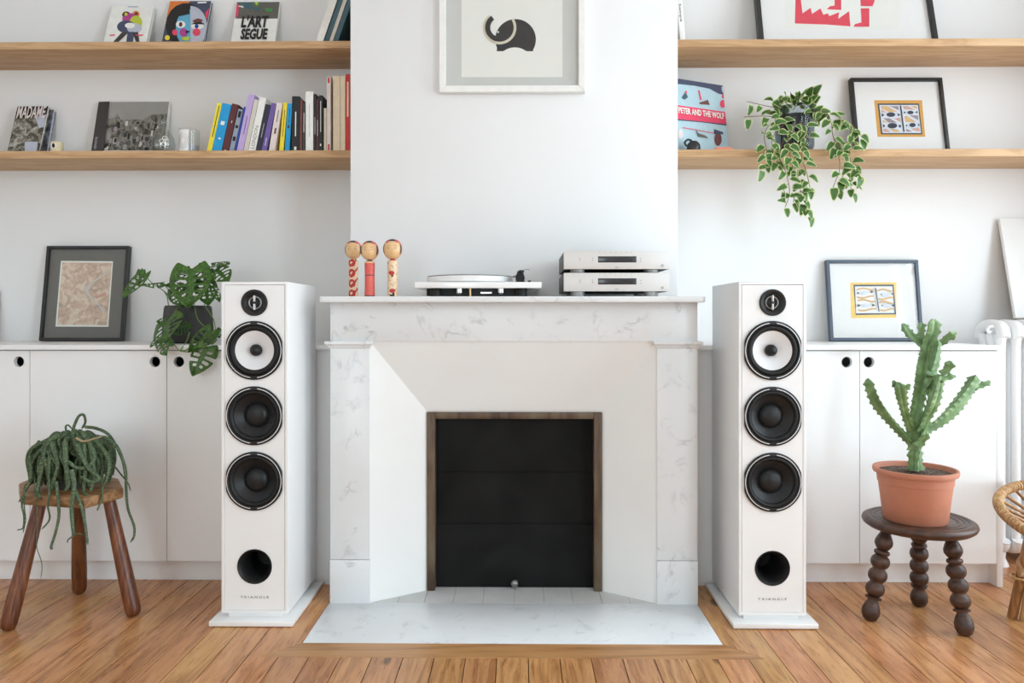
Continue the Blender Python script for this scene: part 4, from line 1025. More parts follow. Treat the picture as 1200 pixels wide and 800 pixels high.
# MADAME magazine, turned and leaning, and the grey book behind it
z = Z(10, 0, 110)
A = [(z((205, 155), (570, 130), (545, 240), (180, 290)), 'c_black'), (z((405, 265), (545, 240), (520, 390), (460, 400)), 'c_palegrey'), (z((290, 560), (445, 560), (430, 680), (290, 680)), 'c_palegrey')]
t, M, W, H, th = coverbook('photo-covered magazine with pink title letters leaning on the lower shelf', (20.5, 56.5), 124, Z_SH1, math.radians(17), .014, 'madame_photo', A, gap=.035, extra=True)
cover_text(t, M, th, 'MADAME', 19.5, 55.5, 124.5, 139, 'c_rosewhite', .0004)
coverbook('grey book standing behind the photo-covered magazine', (26, 63.5), 128.5, Z_SH1, math.radians(14), .018, 'grey_spine', [], gap=.002, pages='c_palegrey')
# landscape photo book
z = Z(8, 100, 110)
A = [(z((235, 75), (795, 72), (735, 530), (165, 530)), 'city_photo'), (z((235, 75), (795, 72), (780, 185), (620, 195), (540, 240), (330, 240), (300, 185), (285, 215), (215, 235)), 'photo_sky'), (z((130, 78), (235, 75), (165, 600), (45, 600)), 'c_darkgrey')]
rr = random.Random(9)
for k in range(70):                                               # the houses of the printed townscape
    yy = 250 + 270 * (k / 70) ** .9; xx = rr.uniform(215, 700) - (yy - 250) * .16; w2 = rr.uniform(14, 34); h2 = rr.uniform(18, 60)
    A.append((z((xx, yy), (xx + w2, yy), (xx + w2 - h2 * .12, min(528, yy + h2)), (xx - h2 * .12, min(528, yy + h2))), rr.choice(['c_slate', 'c_darkgrey', 'mat_taupe', 'c_offwhite', 'photo_sky', 'mat_grey', 'c_black', 'ink_mauve'])))
A.append(A.pop(2))
t, M, W, H, th = coverbook('landscape photo book with a grey townscape cover on the lower shelf', (116.5, 199), 119, Z_SH1, math.radians(13), .02, 'c_white', A)
a = onplane(M, 112.8, 168, -th)
text_mesh('lettering', 'GENOVE', .01, 'c_palegrey', t, (a[0], -th - .0042, a[1]), rot=(PI / 2, -PI / 2, 0), fit=(.055, .009))

# picture book on the other side, turned towards the chimney breast
ang = math.radians(28)
yb_, ye_ = 2.93, 3.03
p_r = P(855, 174, ye_)
Wb = .27
loc = Vector((p_r.x, ye_, Z_SH1 + .0003)); rot = (-math.radians(8), 0, math.radians(24))
t = thing('picture_book', loc, 'large pale blue picture book with a pink title band on the lower shelf', 'book', rot=rot)
M = mat_of(loc, rot)
Hb = onplane(M, 852, 101, 0)[1]
MB().box(-Wb, 0, 0, .002, 0, Hb).box(-Wb, 0, .012, .014, 0, Hb).box(-Wb, -Wb + .002, 0, .014, 0, Hb).build('cover', 'c_icy', t)
MB().box(-Wb + .002, -.003, .002, .012, .003, Hb - .003).build('pages', 'c_white', t)
z = Z(8.4267, 790, 85)
A = [(z((-120, 20), (530, 130), (525, 225), (440, 210), (350, 160), (200, 130), (60, 115), (-120, 100)), 'c_nightblue'), (z((-120, 300), (550, 395), (555, 515), (-120, 440)), 'c_pink'), (z((-120, 440), (555, 515), (555, 530), (300, 495), (-120, 455)), 'c_nightblue'),
     (z(*ell(480, 310, 30, 40)), 'c_pink'), (z(*ell(490, 235, 22, 22)), 'c_pink'), (z((235, 175), (250, 175), (270, 270), (255, 275)), 'c_pink'), (z((240, 300), (330, 270), (350, 320), (260, 315)), 'c_brownred'), (z((70, 250), (110, 190), (135, 245), (100, 270)), 'c_teal'), (z(*ell(115, 195, 10, 14)), 'c_pink'),
     (z((80, 540), (410, 600), (410, 606), (80, 548)), 'c_pink'), (z((205, 550), (235, 600), (300, 620), (340, 650), (230, 635)), 'c_slate'), (z(*ell(430, 660, 36, 65)), 'c_brownred'), (z((390, 560), (480, 590), (480, 612), (390, 606)), 'c_nightblue'), (z(*ell(60, 610, 24, 50)), 'c_rosewhite'), (z((460, 145), (515, 150), (510, 200), (470, 195)), 'c_palegrey')]
mats = []; mb = MB()
for k, (poly, m) in enumerate(A):
    if m not in mats: mats.append(m)
    pts = [onplane(M, px, py, 0) for px, py in poly]
    mb.flat([(max(-Wb, min(0, x)), max(0, min(Hb, zz))) for x, zz in pts], -.0002 * (k + 1), mats.index(m))
mb.build('cover_print', mats, t)
a = onplane(M, 854, 135.5, 0)
text_mesh('lettering', 'PETER AND THE WOLF', .02, 'c_white', t, (-.1235, -.004, onplane(M, 830, 134, 0)[1]), rot=(PI / 2, 0, 0), fit=(.225, .026), bold=.0006)
# small things in front of it
t = thing('trinket', (PX(813, 2.90), 2.905, Z_SH1), 'small lumpy black object in front of the pale blue picture book', 'trinket')
MB().lathe([(.024, 0), (.027, .010), (.025, .026), (.016, .038), (0, .042)], 20, 'Z').build('body', 'black_leather', t, smooth=60)
MB().tube(crom([(-.026, 0, .02), (-.034, 0, .034), (-.022, 0, .046), (-.006, 0, .042)], 5), .004, 8).build('handle', 'black_leather', t, smooth=60)
o = MB().box(-.032, .032, 0, .05, 0, .012).build('card_box', 'coral_card', bevel=0.001); o.location = (PX(848, 2.89), 2.885, Z_SH1 + .0002)
tag(o, 'small flat coral box at the foot of the pale blue picture book', 'box')

# candle, votive glass and round glass vase on the lower left shelf
t = thing('candle', (PX(66.7, 2.93), 2.93, Z_SH1), 'small cream candle jar with a dark emblem beside the magazine', 'candle')
MB().lathe([(.020, 0), (.0225, .002), (.0225, .047), (.021, .048), (.0195, .046), (0, .044)], 32, 'Z').build('jar', 'wax', t, smooth=40)
mb = MB()
for q in ell(0, .030, .011, .013, 16), : mb.add([(x, -.0227 + x * x * 14, zz) for x, zz in q], [tuple(range(16))], 0)
mb.add([(x, -.0230 + x * x * 14, zz) for x, zz in ell(.0, .030, .006, .009, 12)], [tuple(range(12))], 1)
mb.build('emblem', ['label_white', 'ink_black'], t)
t = thing('votive_glass', (PX(222, 2.94), 2.94, Z_SH1), 'clear candle glass with a white oval label beside the yellow book', 'glass')
h_ = PZ(151.5, 2.94) - Z_SH1
MB().lathe([(.0, .0), (.036, .0), (.038, .004), (.039, h_), (.037, h_), (.036, .008), (0, .008)], 40, 'Z').build('tumbler', 'clear_glass', t, smooth=40)
MB().lathe([(0, .009), (.034, .009), (.0345, h_ * .35), (0, h_ * .35)], 32, 'Z').build('wax', 'c_palegrey', t, smooth=40)
mb = MB()
def curved(mb, r, a0, a1, z0, z1, mi=0, n=8):
    for i in range(n):
        b0 = a0 + (a1 - a0) * i / n; b1 = a0 + (a1 - a0) * (i + 1) / n
        mb.add([(r * math.sin(b0), -r * math.cos(b0), z0), (r * math.sin(b1), -r * math.cos(b1), z0), (r * math.sin(b1), -r * math.cos(b1), z1), (r * math.sin(b0), -r * math.cos(b0), z1)], [(0, 1, 2, 3)], mi)
curved(mb, .0393, -.85, .35, .006, h_ * .93)
for k in range(3):
    rr = .012 + k * .006
    pts = [(.0396 * math.sin(-.25 + rr / .039 * math.cos(a)), -.0396 * math.cos(-.25 + rr / .039 * math.cos(a)), h_ * .48 + rr * 1.25 * math.sin(a)) for a in [i * 2 * PI / 24 for i in range(24)]]
    mb.tube(pts, .0007, 4, 1, closed=True)
mb.build('label_band', ['label_white', 'button_grey'], t)
t = thing('glass_vase', (PX(191, 2.925), 2.925, Z_SH1), 'round clear glass vase in front of the townscape book', 'vase')
h_ = PZ(140, 2.925) - Z_SH1
MB().lathe([(0, 0), (.030, 0), (.042, .012), (.046, .035), (.042, .060), (.030, .082), (.018, .097), (.016, h_), (.0145, h_), (.0165, .097), (.028, .082), (.040, .060), (.044, .035), (.040, .013), (0, .006)], 40, 'Z').build('vessel', 'clear_glass', t, smooth=60)
mb = MB()
for k, (a_, z_) in enumerate(((.55, .030), (.7, .042), (.4, .04), (.62, .052))):
    pts = [(.0468 * math.sin(a_ + .22 * math.cos(u)), -.0468 * math.cos(a_ + .22 * math.cos(u)), z_ + .008 * math.sin(u)) for u in [i * 2 * PI / 12 for i in range(12)]]
    mb.tube(pts, .0012, 4, 0, closed=True)
mb.build('etched_emblem', 'label_white', t)

# ------------------------------------------------------------------ radiator and leaning canvases
ry0, ry1 = 2.83, 2.98
rx0 = PX(1166, 2.84); zr = PZ(380.5, 2.84)
t = thing('radiator', (rx0, ry0, 0), 'white ornate cast iron radiator at the open end of the cabinets', 'radiator')
nsec = 9; sw = .058
for i in range(nsec):
    x = .03 + i * sw
    mb = MB()
    for yy in (.025, .075, .125):
        mb.tube([(x, yy, .06), (x, yy, .10), (x, yy, zr - .08), (x, yy, zr - .035)], [.022, .017, .017, .022], 10)
    mb.tube(crom([(x, .004, zr - .05), (x, .02, zr - .012), (x, .075, zr - .003), (x, .13, zr - .012), (x, .146, zr - .05)], 4), .024, 10)
    mb.tube(crom([(x, .006, .10), (x, .02, .07), (x, .075, .06), (x, .13, .07), (x, .144, .10)], 4), .024, 10)
    mb.build('section', 'radiator_white', t, smooth=50)
for i in (0, nsec - 1):
    x = .03 + i * sw
    for yy in (.02, .13): MB().lathe([(.026, 0), (.022, .012), (.014, .03), (.018, .08)], 14, 'Z', (x, yy, 0)).build('foot', 'radiator_white', t, smooth=50)
MB().tube(crom([(.02, .03, zr - .012), (-.004, .03, zr - .006), (-.016, .03, zr - .018), (-.010, .03, zr - .030), (0.0, .03, zr - .024)], 5), .006, 8).build('scroll', 'radiator_white', t, smooth=60)
MB().tube([(.03, .075, zr - .03), (.03 + (nsec - 1) * sw, .075, zr - .03)], .018, 10).build('top_pipe', 'radiator_white', t, smooth=50)
ln = math.radians(13.5)
canvas('big white canvas leaning on the wall above the radiator', 1171.5, 1360, zr + .0215, PZ(258, 3.09), ln)
t = canvas('white canvas leaning on the counter near the side wall', -70, -2.0, Z_CTR, PZ(340, 3.09), math.radians(9))
o = MB().box(-.1185, .1185, -.0215, -.020, .0, .024).build('lower_edge', 'mat_taupe', t)

# ------------------------------------------------------------------ stools
def leg(par, p0, p1, prof, mat, off, n=24):
    return MB().lathe_between(Vector(p0) - off, Vector(p1) - off, prof, n).build('leg', mat, par, smooth=60)
# three-legged stool with a pale chunky seat
zs_t, zs_b = .400, .366
pts = [P(24, 590, 2.27), P(99, 590, 2.22), P(144.8, 590, 2.36), P(139, 590, 2.50), P(106, 590, 2.585), P(44, 590, 2.55), P(22, 590, 2.42)]
so = Vector((PX(88, 2.38), 2.38, 0))
st = thing('stool', so, 'three-legged wooden stool with chunky pale seat and club-shaped legs', 'stool')
MB().prism([(p.x - so.x, p.y - so.y) for p in pts], zs_b, zs_t).build('seat', 'stool_seat_wood', st, bevel=0.006)
clubprof = [(0, .006), (.006, .014), (.02, .0205), (.06, .0232), (.22, .0236), (.45, .0222), (.72, .0200), (.96, .0182), (1.0, .0178)]
for (px, py, Y, tx_, ty_, tY) in ((8, 743, 2.222, 48.5, 590, 2.305), (93, 697.5, 2.53, 92, 588, 2.475), (157.5, 723, 2.335, 126.5, 588, 2.365)):
    p0 = P(px, py, Y); p0.z = 0.0; p1 = P(tx_, ty_, tY); p1.z = zs_b + .012
    leg(st, p0, p1, clubprof, 'stool_wood', so)
# carved round stool with bobbin legs
RC = Vector((PX(1076.5, 2.345), 2.345, 0)); rz_t = .315; rr_ = .163
rs = thing('stool', RC, 'dark round stool with carved ring seat and bobbin-turned legs', 'stool')
MB().lathe([(0, rz_t - .034), (.118, rz_t - .034), (.148, rz_t - .030), (.159, rz_t - .022), (rr_, rz_t - .013), (.160, rz_t - .005), (.150, rz_t), (.141, rz_t - .0005), (.138, rz_t - .004), (.134, rz_t - .004), (.131, rz_t - .0008), (.126, rz_t - .0008), (.123, rz_t - .004), (.119, rz_t - .004), (.116, rz_t - .001), (.108, rz_t - .001), (.105, rz_t - .004), (.10, rz_t - .004), (.097, rz_t - .002), (0, rz_t - .002)], 72, 'Z').build('seat', 'dark_wood', rs, smooth=50)
def bob():
    pr = [(0, .010), (.02, .020), (.07, .0262), (.12, .0265), (.17, .0215), (.215, .0150), (.230, .0155), (.236, .0235), (.252, .0245), (.264, .0165)]
    for c in (.338, .484, .630):
        for k in range(-4, 5): pr.append((c + .066 * k / 4, .0125 + .0155 * math.sqrt(max(0, 1 - (k / 4.35) ** 2))))
    pr += [(.702, .0165), (.710, .0215), (.730, .0235), (.750, .0210), (.758, .0150), (.780, .0205), (.815, .0262), (.850, .0262), (.89, .0220), (.93, .0165), (.97, .0140), (1.0, .0150)]
    return pr
for (px, py, Y, tx_, tY) in ((1018.5, 724.5, 2.325, 1039, 2.345), (1077, 705.5, 2.445, 1077, 2.405), (1131.5, 743.5, 2.215, 1114, 2.275)):
    p0 = P(px, py, Y); p0.z = 0; p1 = P(tx_, 630, tY); p1.z = rz_t - .031
    leg(rs, p0, p1, bob(), 'dark_wood', RC, 28)

# ------------------------------------------------------------------ euphorbia in a terracotta pot
PC = Vector((PX(1072.3, 2.33), 2.33, rz_t - .0015))
pt = thing('potted_cactus', PC, 'branching green cactus in a terracotta pot on the dark round stool', 'plant')
hp = .1605
pot = MB().lathe([(0, .0), (.088, 0), (.091, .004), (.1045, hp - .045), (.107, hp - .044), (.109, hp - .016), (.119, hp - .015), (.1215, hp - .007), (.1195, hp), (.113, hp), (.109, hp - .006), (.106, hp - .03), (0, hp - .03)], 72, 'Z').build('pot', 'terracotta', pt, smooth=45)
sg = MB(); rr = random.Random(2); ring = 14
gv = [(0, 0, hp - .013)]; gf = []
for a in range(1, ring):
    for k in range(48):
        r = .1075 * a / (ring - 1); gv.append((r * math.cos(k * PI / 24), r * math.sin(k * PI / 24), hp - .015 + rr.uniform(-.002, .003) * (a < ring - 1)))
for k in range(48):
    gf.append((0, 1 + k, 1 + (k + 1) % 48))
    for a in range(1, ring - 1):
        b0 = 1 + (a - 1) * 48; b1 = 1 + a * 48; gf.append((b0 + k, b1 + k, b1 + (k + 1) % 48, b0 + (k + 1) % 48))
sg.add(gv, gf).build('soil', 'soil', pt, smooth=60)
def cactus_branch(px_pts, Y0, Y1, w0, w1, ribs=4, teeth=0.011, phase=0.0, tip=True):
    """ribbed toothed column; px_pts seen in the photograph, depth running from Y0 to Y1, widths in pixels"""
    m = len(px_pts)
    ctrl = [P(x, y, Y0 + (Y1 - Y0) * i / (m - 1)) - PC for i, (x, y) in enumerate(px_pts)]
    path = crom(ctrl, 8)
    # resample evenly
    seg = [0]
    for a, b in zip(path, path[1:]): seg.append(seg[-1] + (b - a).length)
    step = .0035; nst = max(6, int(seg[-1] / step)); pts = []
    for i in range(nst + 1):
        s = seg[-1] * i / nst; k = max(0, min(len(seg) - 2, next((q for q in range(len(seg) - 1) if seg[q + 1] >= s), len(seg) - 2)))
        f = (s - seg[k]) / max(1e-9, seg[k + 1] - seg[k]); pts.append(path[k].lerp(path[k + 1], f))
    mb = MB(); vs_ = []; fs = []; per = 6; n = ribs * per
    u = None
    for i, p in enumerate(pts):
        t = (pts[min(i + 1, nst)] - pts[max(i - 1, 0)]).normalized()
        if u is None: u = t.orthogonal().normalized()
        u = (u - t * u.dot(t)).normalized(); w = t.cross(u)
        f = i / nst; R = (w0 + (w1 - w0) * f) / 2 * 2.33 / F
        swell = 1 + .10 * math.sin(f * 9 + phase * 3)
        end = 1.0 if not tip else min(1, .35 + (1 - f) * nst * .22)
        for k in range(n):
            a = 2 * PI * k / n + phase + f * .5
            rp = abs(((k % per) / per) * 2 - 1)                       # 1 on the ridge, 0 in the valley
            tooth = max(0, 1 - abs(((i * step + (k // per) * .008) / .021) % 1 - .5) * 3.4) * (1 if rp > .95 else .35 if rp > .6 else 0)
            r = R * swell * end * (.50 + .50 * rp ** 1.1) + (.0062 * tooth * min(1, end * 1.4))
            vs_.append(p + (u * math.cos(a) + w * math.sin(a)) * r)
        if i:
            A = (i - 1) * n; B = i * n
            for k in range(n): l = (k + 1) % n; fs.append((A + k, A + l, B + l, B + k))
    fs.append(tuple(reversed(range(n)))); fs.append(tuple(range(nst * n, nst * n + n)))
    mb.add(vs_, fs)
    return mb.build('branch', 'cactus_green', pt, smooth=38)
cz = Z(4.2125, 1010, 370)
CB = [([(265, 760), (263, 700), (262, 650)], 2.33, 2.33, 19, 17, 4, .5), ([(262, 660), (255, 560), (275, 430), (293, 330), (305, 240), (318, 180)], 2.33, 2.33, 17, 19, 3, .2), ([(318, 195), (325, 130), (345, 80), (352, 15)], 2.33, 2.32, 19, 15, 3, .4),
      ([(318, 330), (345, 260), (360, 190), (370, 120)], 2.32, 2.30, 15, 16, 3, 1.2), ([(300, 150), (265, 120), (225, 80), (200, 38)], 2.33, 2.36, 10, 10, 3, .9), ([(295, 130), (293, 80), (294, 35)], 2.34, 2.37, 9, 9, 3, .1),
      ([(385, 140), (420, 110), (462, 78)], 2.32, 2.30, 8, 11, 3, .3), ([(240, 620), (180, 560), (120, 490), (65, 410), (28, 310)], 2.33, 2.28, 11, 13, 3, .7), ([(245, 560), (215, 480), (195, 400), (180, 330)], 2.32, 2.26, 10, 14, 3, .2),
      ([(190, 370), (170, 345), (153, 320)], 2.28, 2.28, 8, 7, 3, .2), ([(205, 370), (222, 352), (240, 338)], 2.28, 2.27, 7, 6, 3, .2), ([(285, 600), (320, 560), (370, 530), (430, 480), (490, 410), (545, 330), (560, 295)], 2.33, 2.36, 12, 18, 3, 1.0),
      ([(550, 360), (590, 345), (635, 325)], 2.36, 2.36, 9, 6, 3, .5), ([(285, 570), (320, 490), (345, 440), (365, 370), (385, 290)], 2.31, 2.25, 14, 16, 3, .9), ([(350, 300), (330, 290), (318, 288)], 2.28, 2.27, 12, 8, 3, .3),
      ([(310, 380), (330, 340), (350, 300)], 2.31, 2.27, 12, 14, 3, .8), ([(385, 320), (420, 308), (462, 296)], 2.25, 2.25, 10, 6, 3, .4), ([(395, 290), (425, 260), (435, 222)], 2.25, 2.24, 8, 13, 3, .1), ([(270, 640), (300, 600), (312, 560)], 2.31, 2.29, 13, 10, 3, .6)]
for (pp, y0, y1, w0, w1, rb2, ph) in CB: cactus_branch(cz(*pp), y0, y1, w0 * .84, w1 * .92, rb2, phase=ph)

# ------------------------------------------------------------------ rat-tail cactus on the pale stool
RCs = Vector((PX(86, 2.38), 2.38, zs_t))
rp_ = thing('rat_tail_cactus', RCs, 'bushy drooping rat-tail cactus with long green stems on the three-legged stool', 'plant')
MB().lathe([(0, 0), (.055, 0), (.058, .004), (.070, .075), (.074, .076), (.075, .09), (.069, .09), (.066, .078), (0, .076)], 36, 'Z').build('pot', 'charcoal_pot', rp_, smooth=45)
def ratstem(ctrl, r=.0058, end=.5, mat='rat_green'):
    path = crom(ctrl, 12); m = len(path); rad = []
    for i in range(m):
        f = i / (m - 1); rad.append(r * (1 - (1 - end) * f) * (1.0 + .10 * (i % 2)) * (1 if f < .97 else .6))
    return MB().tube(path, rad, 7).build('stem', mat, rp_, smooth=75)
rr = random.Random(11)
for i in range(150):
    a = 2 * PI * i * .381966 + rr.uniform(-.1, .1)
    lay = i / 150                                                  # inner short stems first, long outer ones last
    rad = .035 + .085 * lay ** .7 + rr.uniform(-.012, .012); top = .085 + .088 * (1 - lay * .35) * rr.uniform(.72, 1.0)
    ca, sa = math.cos(a), math.sin(a) * .85
    s0 = rr.uniform(.01, .05); tw = rr.uniform(-.5, .5); cb, sb = math.cos(a + tw), math.sin(a + tw) * .85
    low = rr.uniform(.010, .045) if rr.random() < .75 else rr.uniform(.04, .09); k2 = rr.uniform(.98, 1.16)
    c = [(ca * s0, sa * s0, .078), (ca * rad * .50, sa * rad * .50, top), (ca * rad * .92, sa * rad * .92, top - rr.uniform(.002, .02)), (cb * rad * 1.10, sb * rad * 1.10, top * .58 + low * .3), (cb * rad * k2, sb * rad * k2, low)]
    ratstem(c, rr.uniform(.0058, .0086), .75)
q = Z(5, 10, 480)
def PL(pts, y0, y1):
    pts = q(*pts); m = len(pts)
    return [P(x, y, y0 + (y1 - y0) * i / (m - 1)) - RCs for i, (x, y) in enumerate(pts)]
LONG = [([(365, 190), (380, 110), (410, 40), (440, 30), (450, 70), (430, 110)], 2.36, 2.38, .0050), ([(450, 100), (520, 110), (590, 150), (650, 250), (685, 350), (690, 480), (700, 580), (735, 680), (735, 740), (715, 775)], 2.38, 2.34, .0050),
        ([(560, 160), (630, 210), (670, 300), (690, 420)], 2.35, 2.33, .0058), ([(620, 330), (660, 380), (700, 430), (715, 475)], 2.36, 2.33, .0026), ([(180, 180), (130, 250), (125, 300), (135, 380), (95, 450), (95, 480)], 2.35, 2.23, .0036),
        ([(150, 400), (110, 460), (60, 540)], 2.33, 2.22, .0030), ([(235, 380), (240, 470), (230, 560), (240, 640), (195, 700)], 2.26, 2.21, .0034), ([(280, 420), (290, 520), (295, 620), (275, 720), (250, 800), (255, 815)], 2.24, 2.19, .0048),
        ([(370, 350), (385, 450), (370, 560), (375, 670), (385, 740)], 2.22, 2.19, .0068), ([(390, 470), (430, 580), (450, 680), (465, 790)], 2.22, 2.19, .0052), ([(540, 400), (550, 500), (520, 590)], 2.30, 2.25, .0040),
        ([(95, 475), (78, 560), (90, 620), (85, 690), (50, 705)], 2.235, 2.22, .0028), ([(95, 470), (92, 575), (100, 640), (85, 720)], 2.235, 2.22, .0022), ([(385, 730), (420, 725), (435, 735)], 2.19, 2.19, .0022), ([(385, 735), (350, 760), (345, 780)], 2.19, 2.19, .0022), ([(340, 140), (335, 100), (350, 90), (370, 110)], 2.37, 2.37, .0032),
        ([(155, 400), (150, 470), (165, 560), (170, 680), (165, 800), (195, 900), (190, 990)], 2.27, 2.19, .0016),
        ([(430, 130), (500, 260), (470, 330), (400, 340), (350, 300)], 2.30, 2.24, .0075), ([(300, 150), (230, 200), (200, 330), (170, 470), (190, 520)], 2.32, 2.25, .0078), ([(250, 190), (290, 320), (260, 430), (255, 470)], 2.28, 2.25, .0072),
        ([(330, 190), (340, 330), (350, 440), (330, 475)], 2.27, 2.24, .0080), ([(400, 200), (460, 330), (530, 400), (480, 420), (420, 390)], 2.27, 2.23, .0070), ([(500, 170), (570, 260), (590, 340), (560, 440)], 2.33, 2.28, .0078), ([(440, 200), (450, 340), (440, 470), (460, 500)], 2.28, 2.25, .0066), ([(480, 230), (500, 370), (480, 480)], 2.29, 2.26, .0072)]
for (pp, y0, y1, r) in LONG: ratstem(PL(pp, y0, y1), r, .65)
ratstem(PL([(395, 165), (440, 185), (500, 170), (550, 155)], 2.26, 2.27), .0042, .5, 'dry_stem')

# ------------------------------------------------------------------ monstera
MC = Vector((PX(220.5, 2.85), 2.85, Z_CTR))
mo = thing('monstera', MC, 'monstera with holed leaves in a charcoal pot on the counter', 'plant')
kk = 2.85 / F; hp = PZ(358, 2.85) - Z_CTR
MB().lathe([(0, 0), (23.0 * kk, 0), (25.5 * kk, .003), (27.6 * kk, .014), (28.2 * kk, .035), (27.4 * kk, hp * .6), (26.0 * kk, hp * .93), (25.2 * kk, hp - .002), (24.3 * kk, hp), (23.4 * kk, hp - .003), (23.0 * kk, hp - .02), (0, hp - .022)], 56, 'Z').build('pot', 'charcoal_pot', mo, smooth=45)
MB().lathe([(0, hp - .016), (22.8 * kk, hp - .017)], 32, 'Z').build('soil', 'soil', mo)
def monstera_leaf_mesh(curl):
    """heart-shaped leaf, base at the origin, tip at y=1, normal +z, slots between the veins"""
    sv = [0, .09, .17, .26, .32, .42, .48, .58, .64, .73, .79, .90, 1.0]; tv = [0, .18, .34, .64, .80, 1.0]; nt = 5
    mb = MB()
    def W(s): return .50 * (math.sin(PI * min(1, (s + .16) / 1.16) ** .80) ** .85) * (1 - .10 * s)
    for sd in (-1, 1):
        gv = []; gf = []
        for i, s in enumerate(sv):
            for j, t in enumerate(tv):
                x = sd * t * max(.004, W(s)); y = s + t * (.12 - .30 * (1 - s) ** 2)
                zz = .10 * t - curl * .30 * (x * x * 3 + (s - .4) ** 2 * .6)
                gv.append((x, y, zz))
        w_ = nt + 1
        for i in range(len(sv) - 1):
            for j in range(nt):
                if i in (2, 4, 6, 8) and 1 <= j <= (3 if i in (4, 6) else 2): continue
                if i == (6 if sd > 0 else 4) and j == 4 and curl > .5: continue      # slot torn open to the edge
                fq = (i * w_ + j, (i + 1) * w_ + j, (i + 1) * w_ + j + 1, i * w_ + j + 1)
                gf.append(fq if sd < 0 else tuple(reversed(fq)))
        mb.add(gv, gf)
    me = mb.mesh('leaf', 'monstera_green', smooth=70)
    o = bpy.data.objects.new('tmp', me); col.objects.link(o)
    md = o.modifiers.new('s', 'SUBSURF'); md.levels = 1; md.render_levels = 1
    so_ = o.modifiers.new('t', 'SOLIDIFY'); so_.thickness = .008
    dg = bpy.context.evaluated_depsgraph_get(); me2 = bpy.data.meshes.new_from_object(o.evaluated_get(dg))
    bpy.data.objects.remove(o); me2.name = 'leaf'
    return me2
MLEAF = [monstera_leaf_mesh(c) for c in (.3, .7, 1.1)]
def place_leaf(par, meshes, base, tip, wid, facing, k, name='leaf'):
    """leaf from base to tip (local points); facing = direction its upper side looks to"""
    y = (tip - base); ln = y.length; y.normalize(); zf = (facing - y * facing.dot(y)).normalized(); x = y.cross(zf)
    M = Matrix((x, y, zf)).transposed().to_4x4(); M.translation = base
    o = link(name, meshes[k % len(meshes)], par)
    o.matrix_basis = M @ Matrix.Diagonal((ln * wid, ln, ln, 1))
    return o
mq = Z(5.715, 145, 300)
def MP(x, y, Y): p = mq((x, y))[0]; return P(p[0], p[1], Y) - MC
ML = [  # base, tip, depth base, depth tip, width, facing
 ((140, 120), (12, 275), 2.80, 2.74, .52, (-.2, -1, .5)), ((118, 100), (100, 190), 2.82, 2.80, .6, (.2, -1, .2)), ((262, 180), (118, 195), 2.80, 2.76, .42, (0, -.8, .9)), ((455, 85), (440, 330), 2.80, 2.72, .85, (.15, -1, .35)), ((400, 80), (340, 175), 2.84, 2.80, .9, (-.3, -1, .4)),
 ((490, 80), (605, 150), 2.82, 2.78, .70, (.2, -1, .45)), ((590, 65), (705, 55), 2.82, 2.78, .45, (.1, -.7, .9)), ((615, 85), (700, 165), 2.82, 2.76, .75, (.4, -1, .2)), ((400, 200), (290, 200), 2.80, 2.75, .8, (-.3, -1, .3)), ((350, 220), (400, 330), 2.79, 2.74, .75, (-.1, -1, .4)),
 ((545, 170), (565, 320), 2.82, 2.77, .75, (.4, -1, .2)), ((600, 200), (640, 300), 2.82, 2.79, .42, (.6, -1, .1)),
 ((300, 440), (225, 440), 2.72, 2.70, .8, (-.4, -1, .2)), ((290, 430), (290, 570), 2.70, 2.585, .85, (-.2, -1, .3)), ((235, 560), (285, 655), 2.575, 2.55, .85, (-.3, -1, .2)), ((240, 545), (185, 610), 2.58, 2.56, .7, (-.5, -1, .2)), ((290, 560), (330, 600), 2.575, 2.56, .7, (.1, -1, .2)),
 ((340, 480), (450, 470), 2.73, 2.71, .75, (0, -1, .4)), ((590, 500), (445, 640), 2.66, 2.56, .48, (.3, -1, .3)), ((580, 520), (590, 590), 2.62, 2.58, .7, (.6, -1, .2)), ((560, 605), (470, 785), 2.58, 2.545, .78, (.15, -1, .15)), ((615, 495), (640, 548), 2.80, 2.77, .75, (.4, -1, .3))]
for i, (b, tp, y0, y1, w, fc) in enumerate(ML):
    place_leaf(mo, MLEAF, MP(*b, y0), MP(*tp, y1), w * 1.12, Vector(fc), i)
MS = [([(440, 330), (330, 290), (270, 235), (190, 180), (140, 125)], 2.85, 2.80), ([(300, 330), (290, 270), (270, 235)], 2.85, 2.81), ([(420, 330), (350, 280), (262, 180)], 2.85, 2.80), ([(450, 330), (452, 200), (455, 85)], 2.85, 2.82), ([(540, 330), (560, 250), (590, 100)], 2.85, 2.83), ([(560, 330), (600, 230), (612, 90)], 2.85, 2.83),
      ([(420, 325), (360, 380), (310, 420), (300, 440)], 2.79, 2.72), ([(400, 325), (340, 370), (330, 450)], 2.78, 2.72), ([(330, 585), (380, 635), (430, 620), (470, 560)], 2.575, 2.58), ([(440, 510), (420, 570), (375, 635)], 2.66, 2.575), ([(470, 320), (500, 430), (590, 500)], 2.78, 2.70), ([(375, 635), (440, 640), (480, 610), (560, 605)], 2.575, 2.575), ([(540, 330), (600, 420), (615, 495)], 2.80, 2.80), ([(300, 440), (280, 520), (240, 550)], 2.72, 2.58), ([(300, 530), (330, 585)], 2.60, 2.575)]
for (pp, y0, y1) in MS:
    m = len(pp); MB().tube(crom([MP(x, y, y0 + (y1 - y0) * i / (m - 1)) for i, (x, y) in enumerate(pp)], 6), .0018, 7).build('stem', 'monstera_stem', mo, smooth=60)

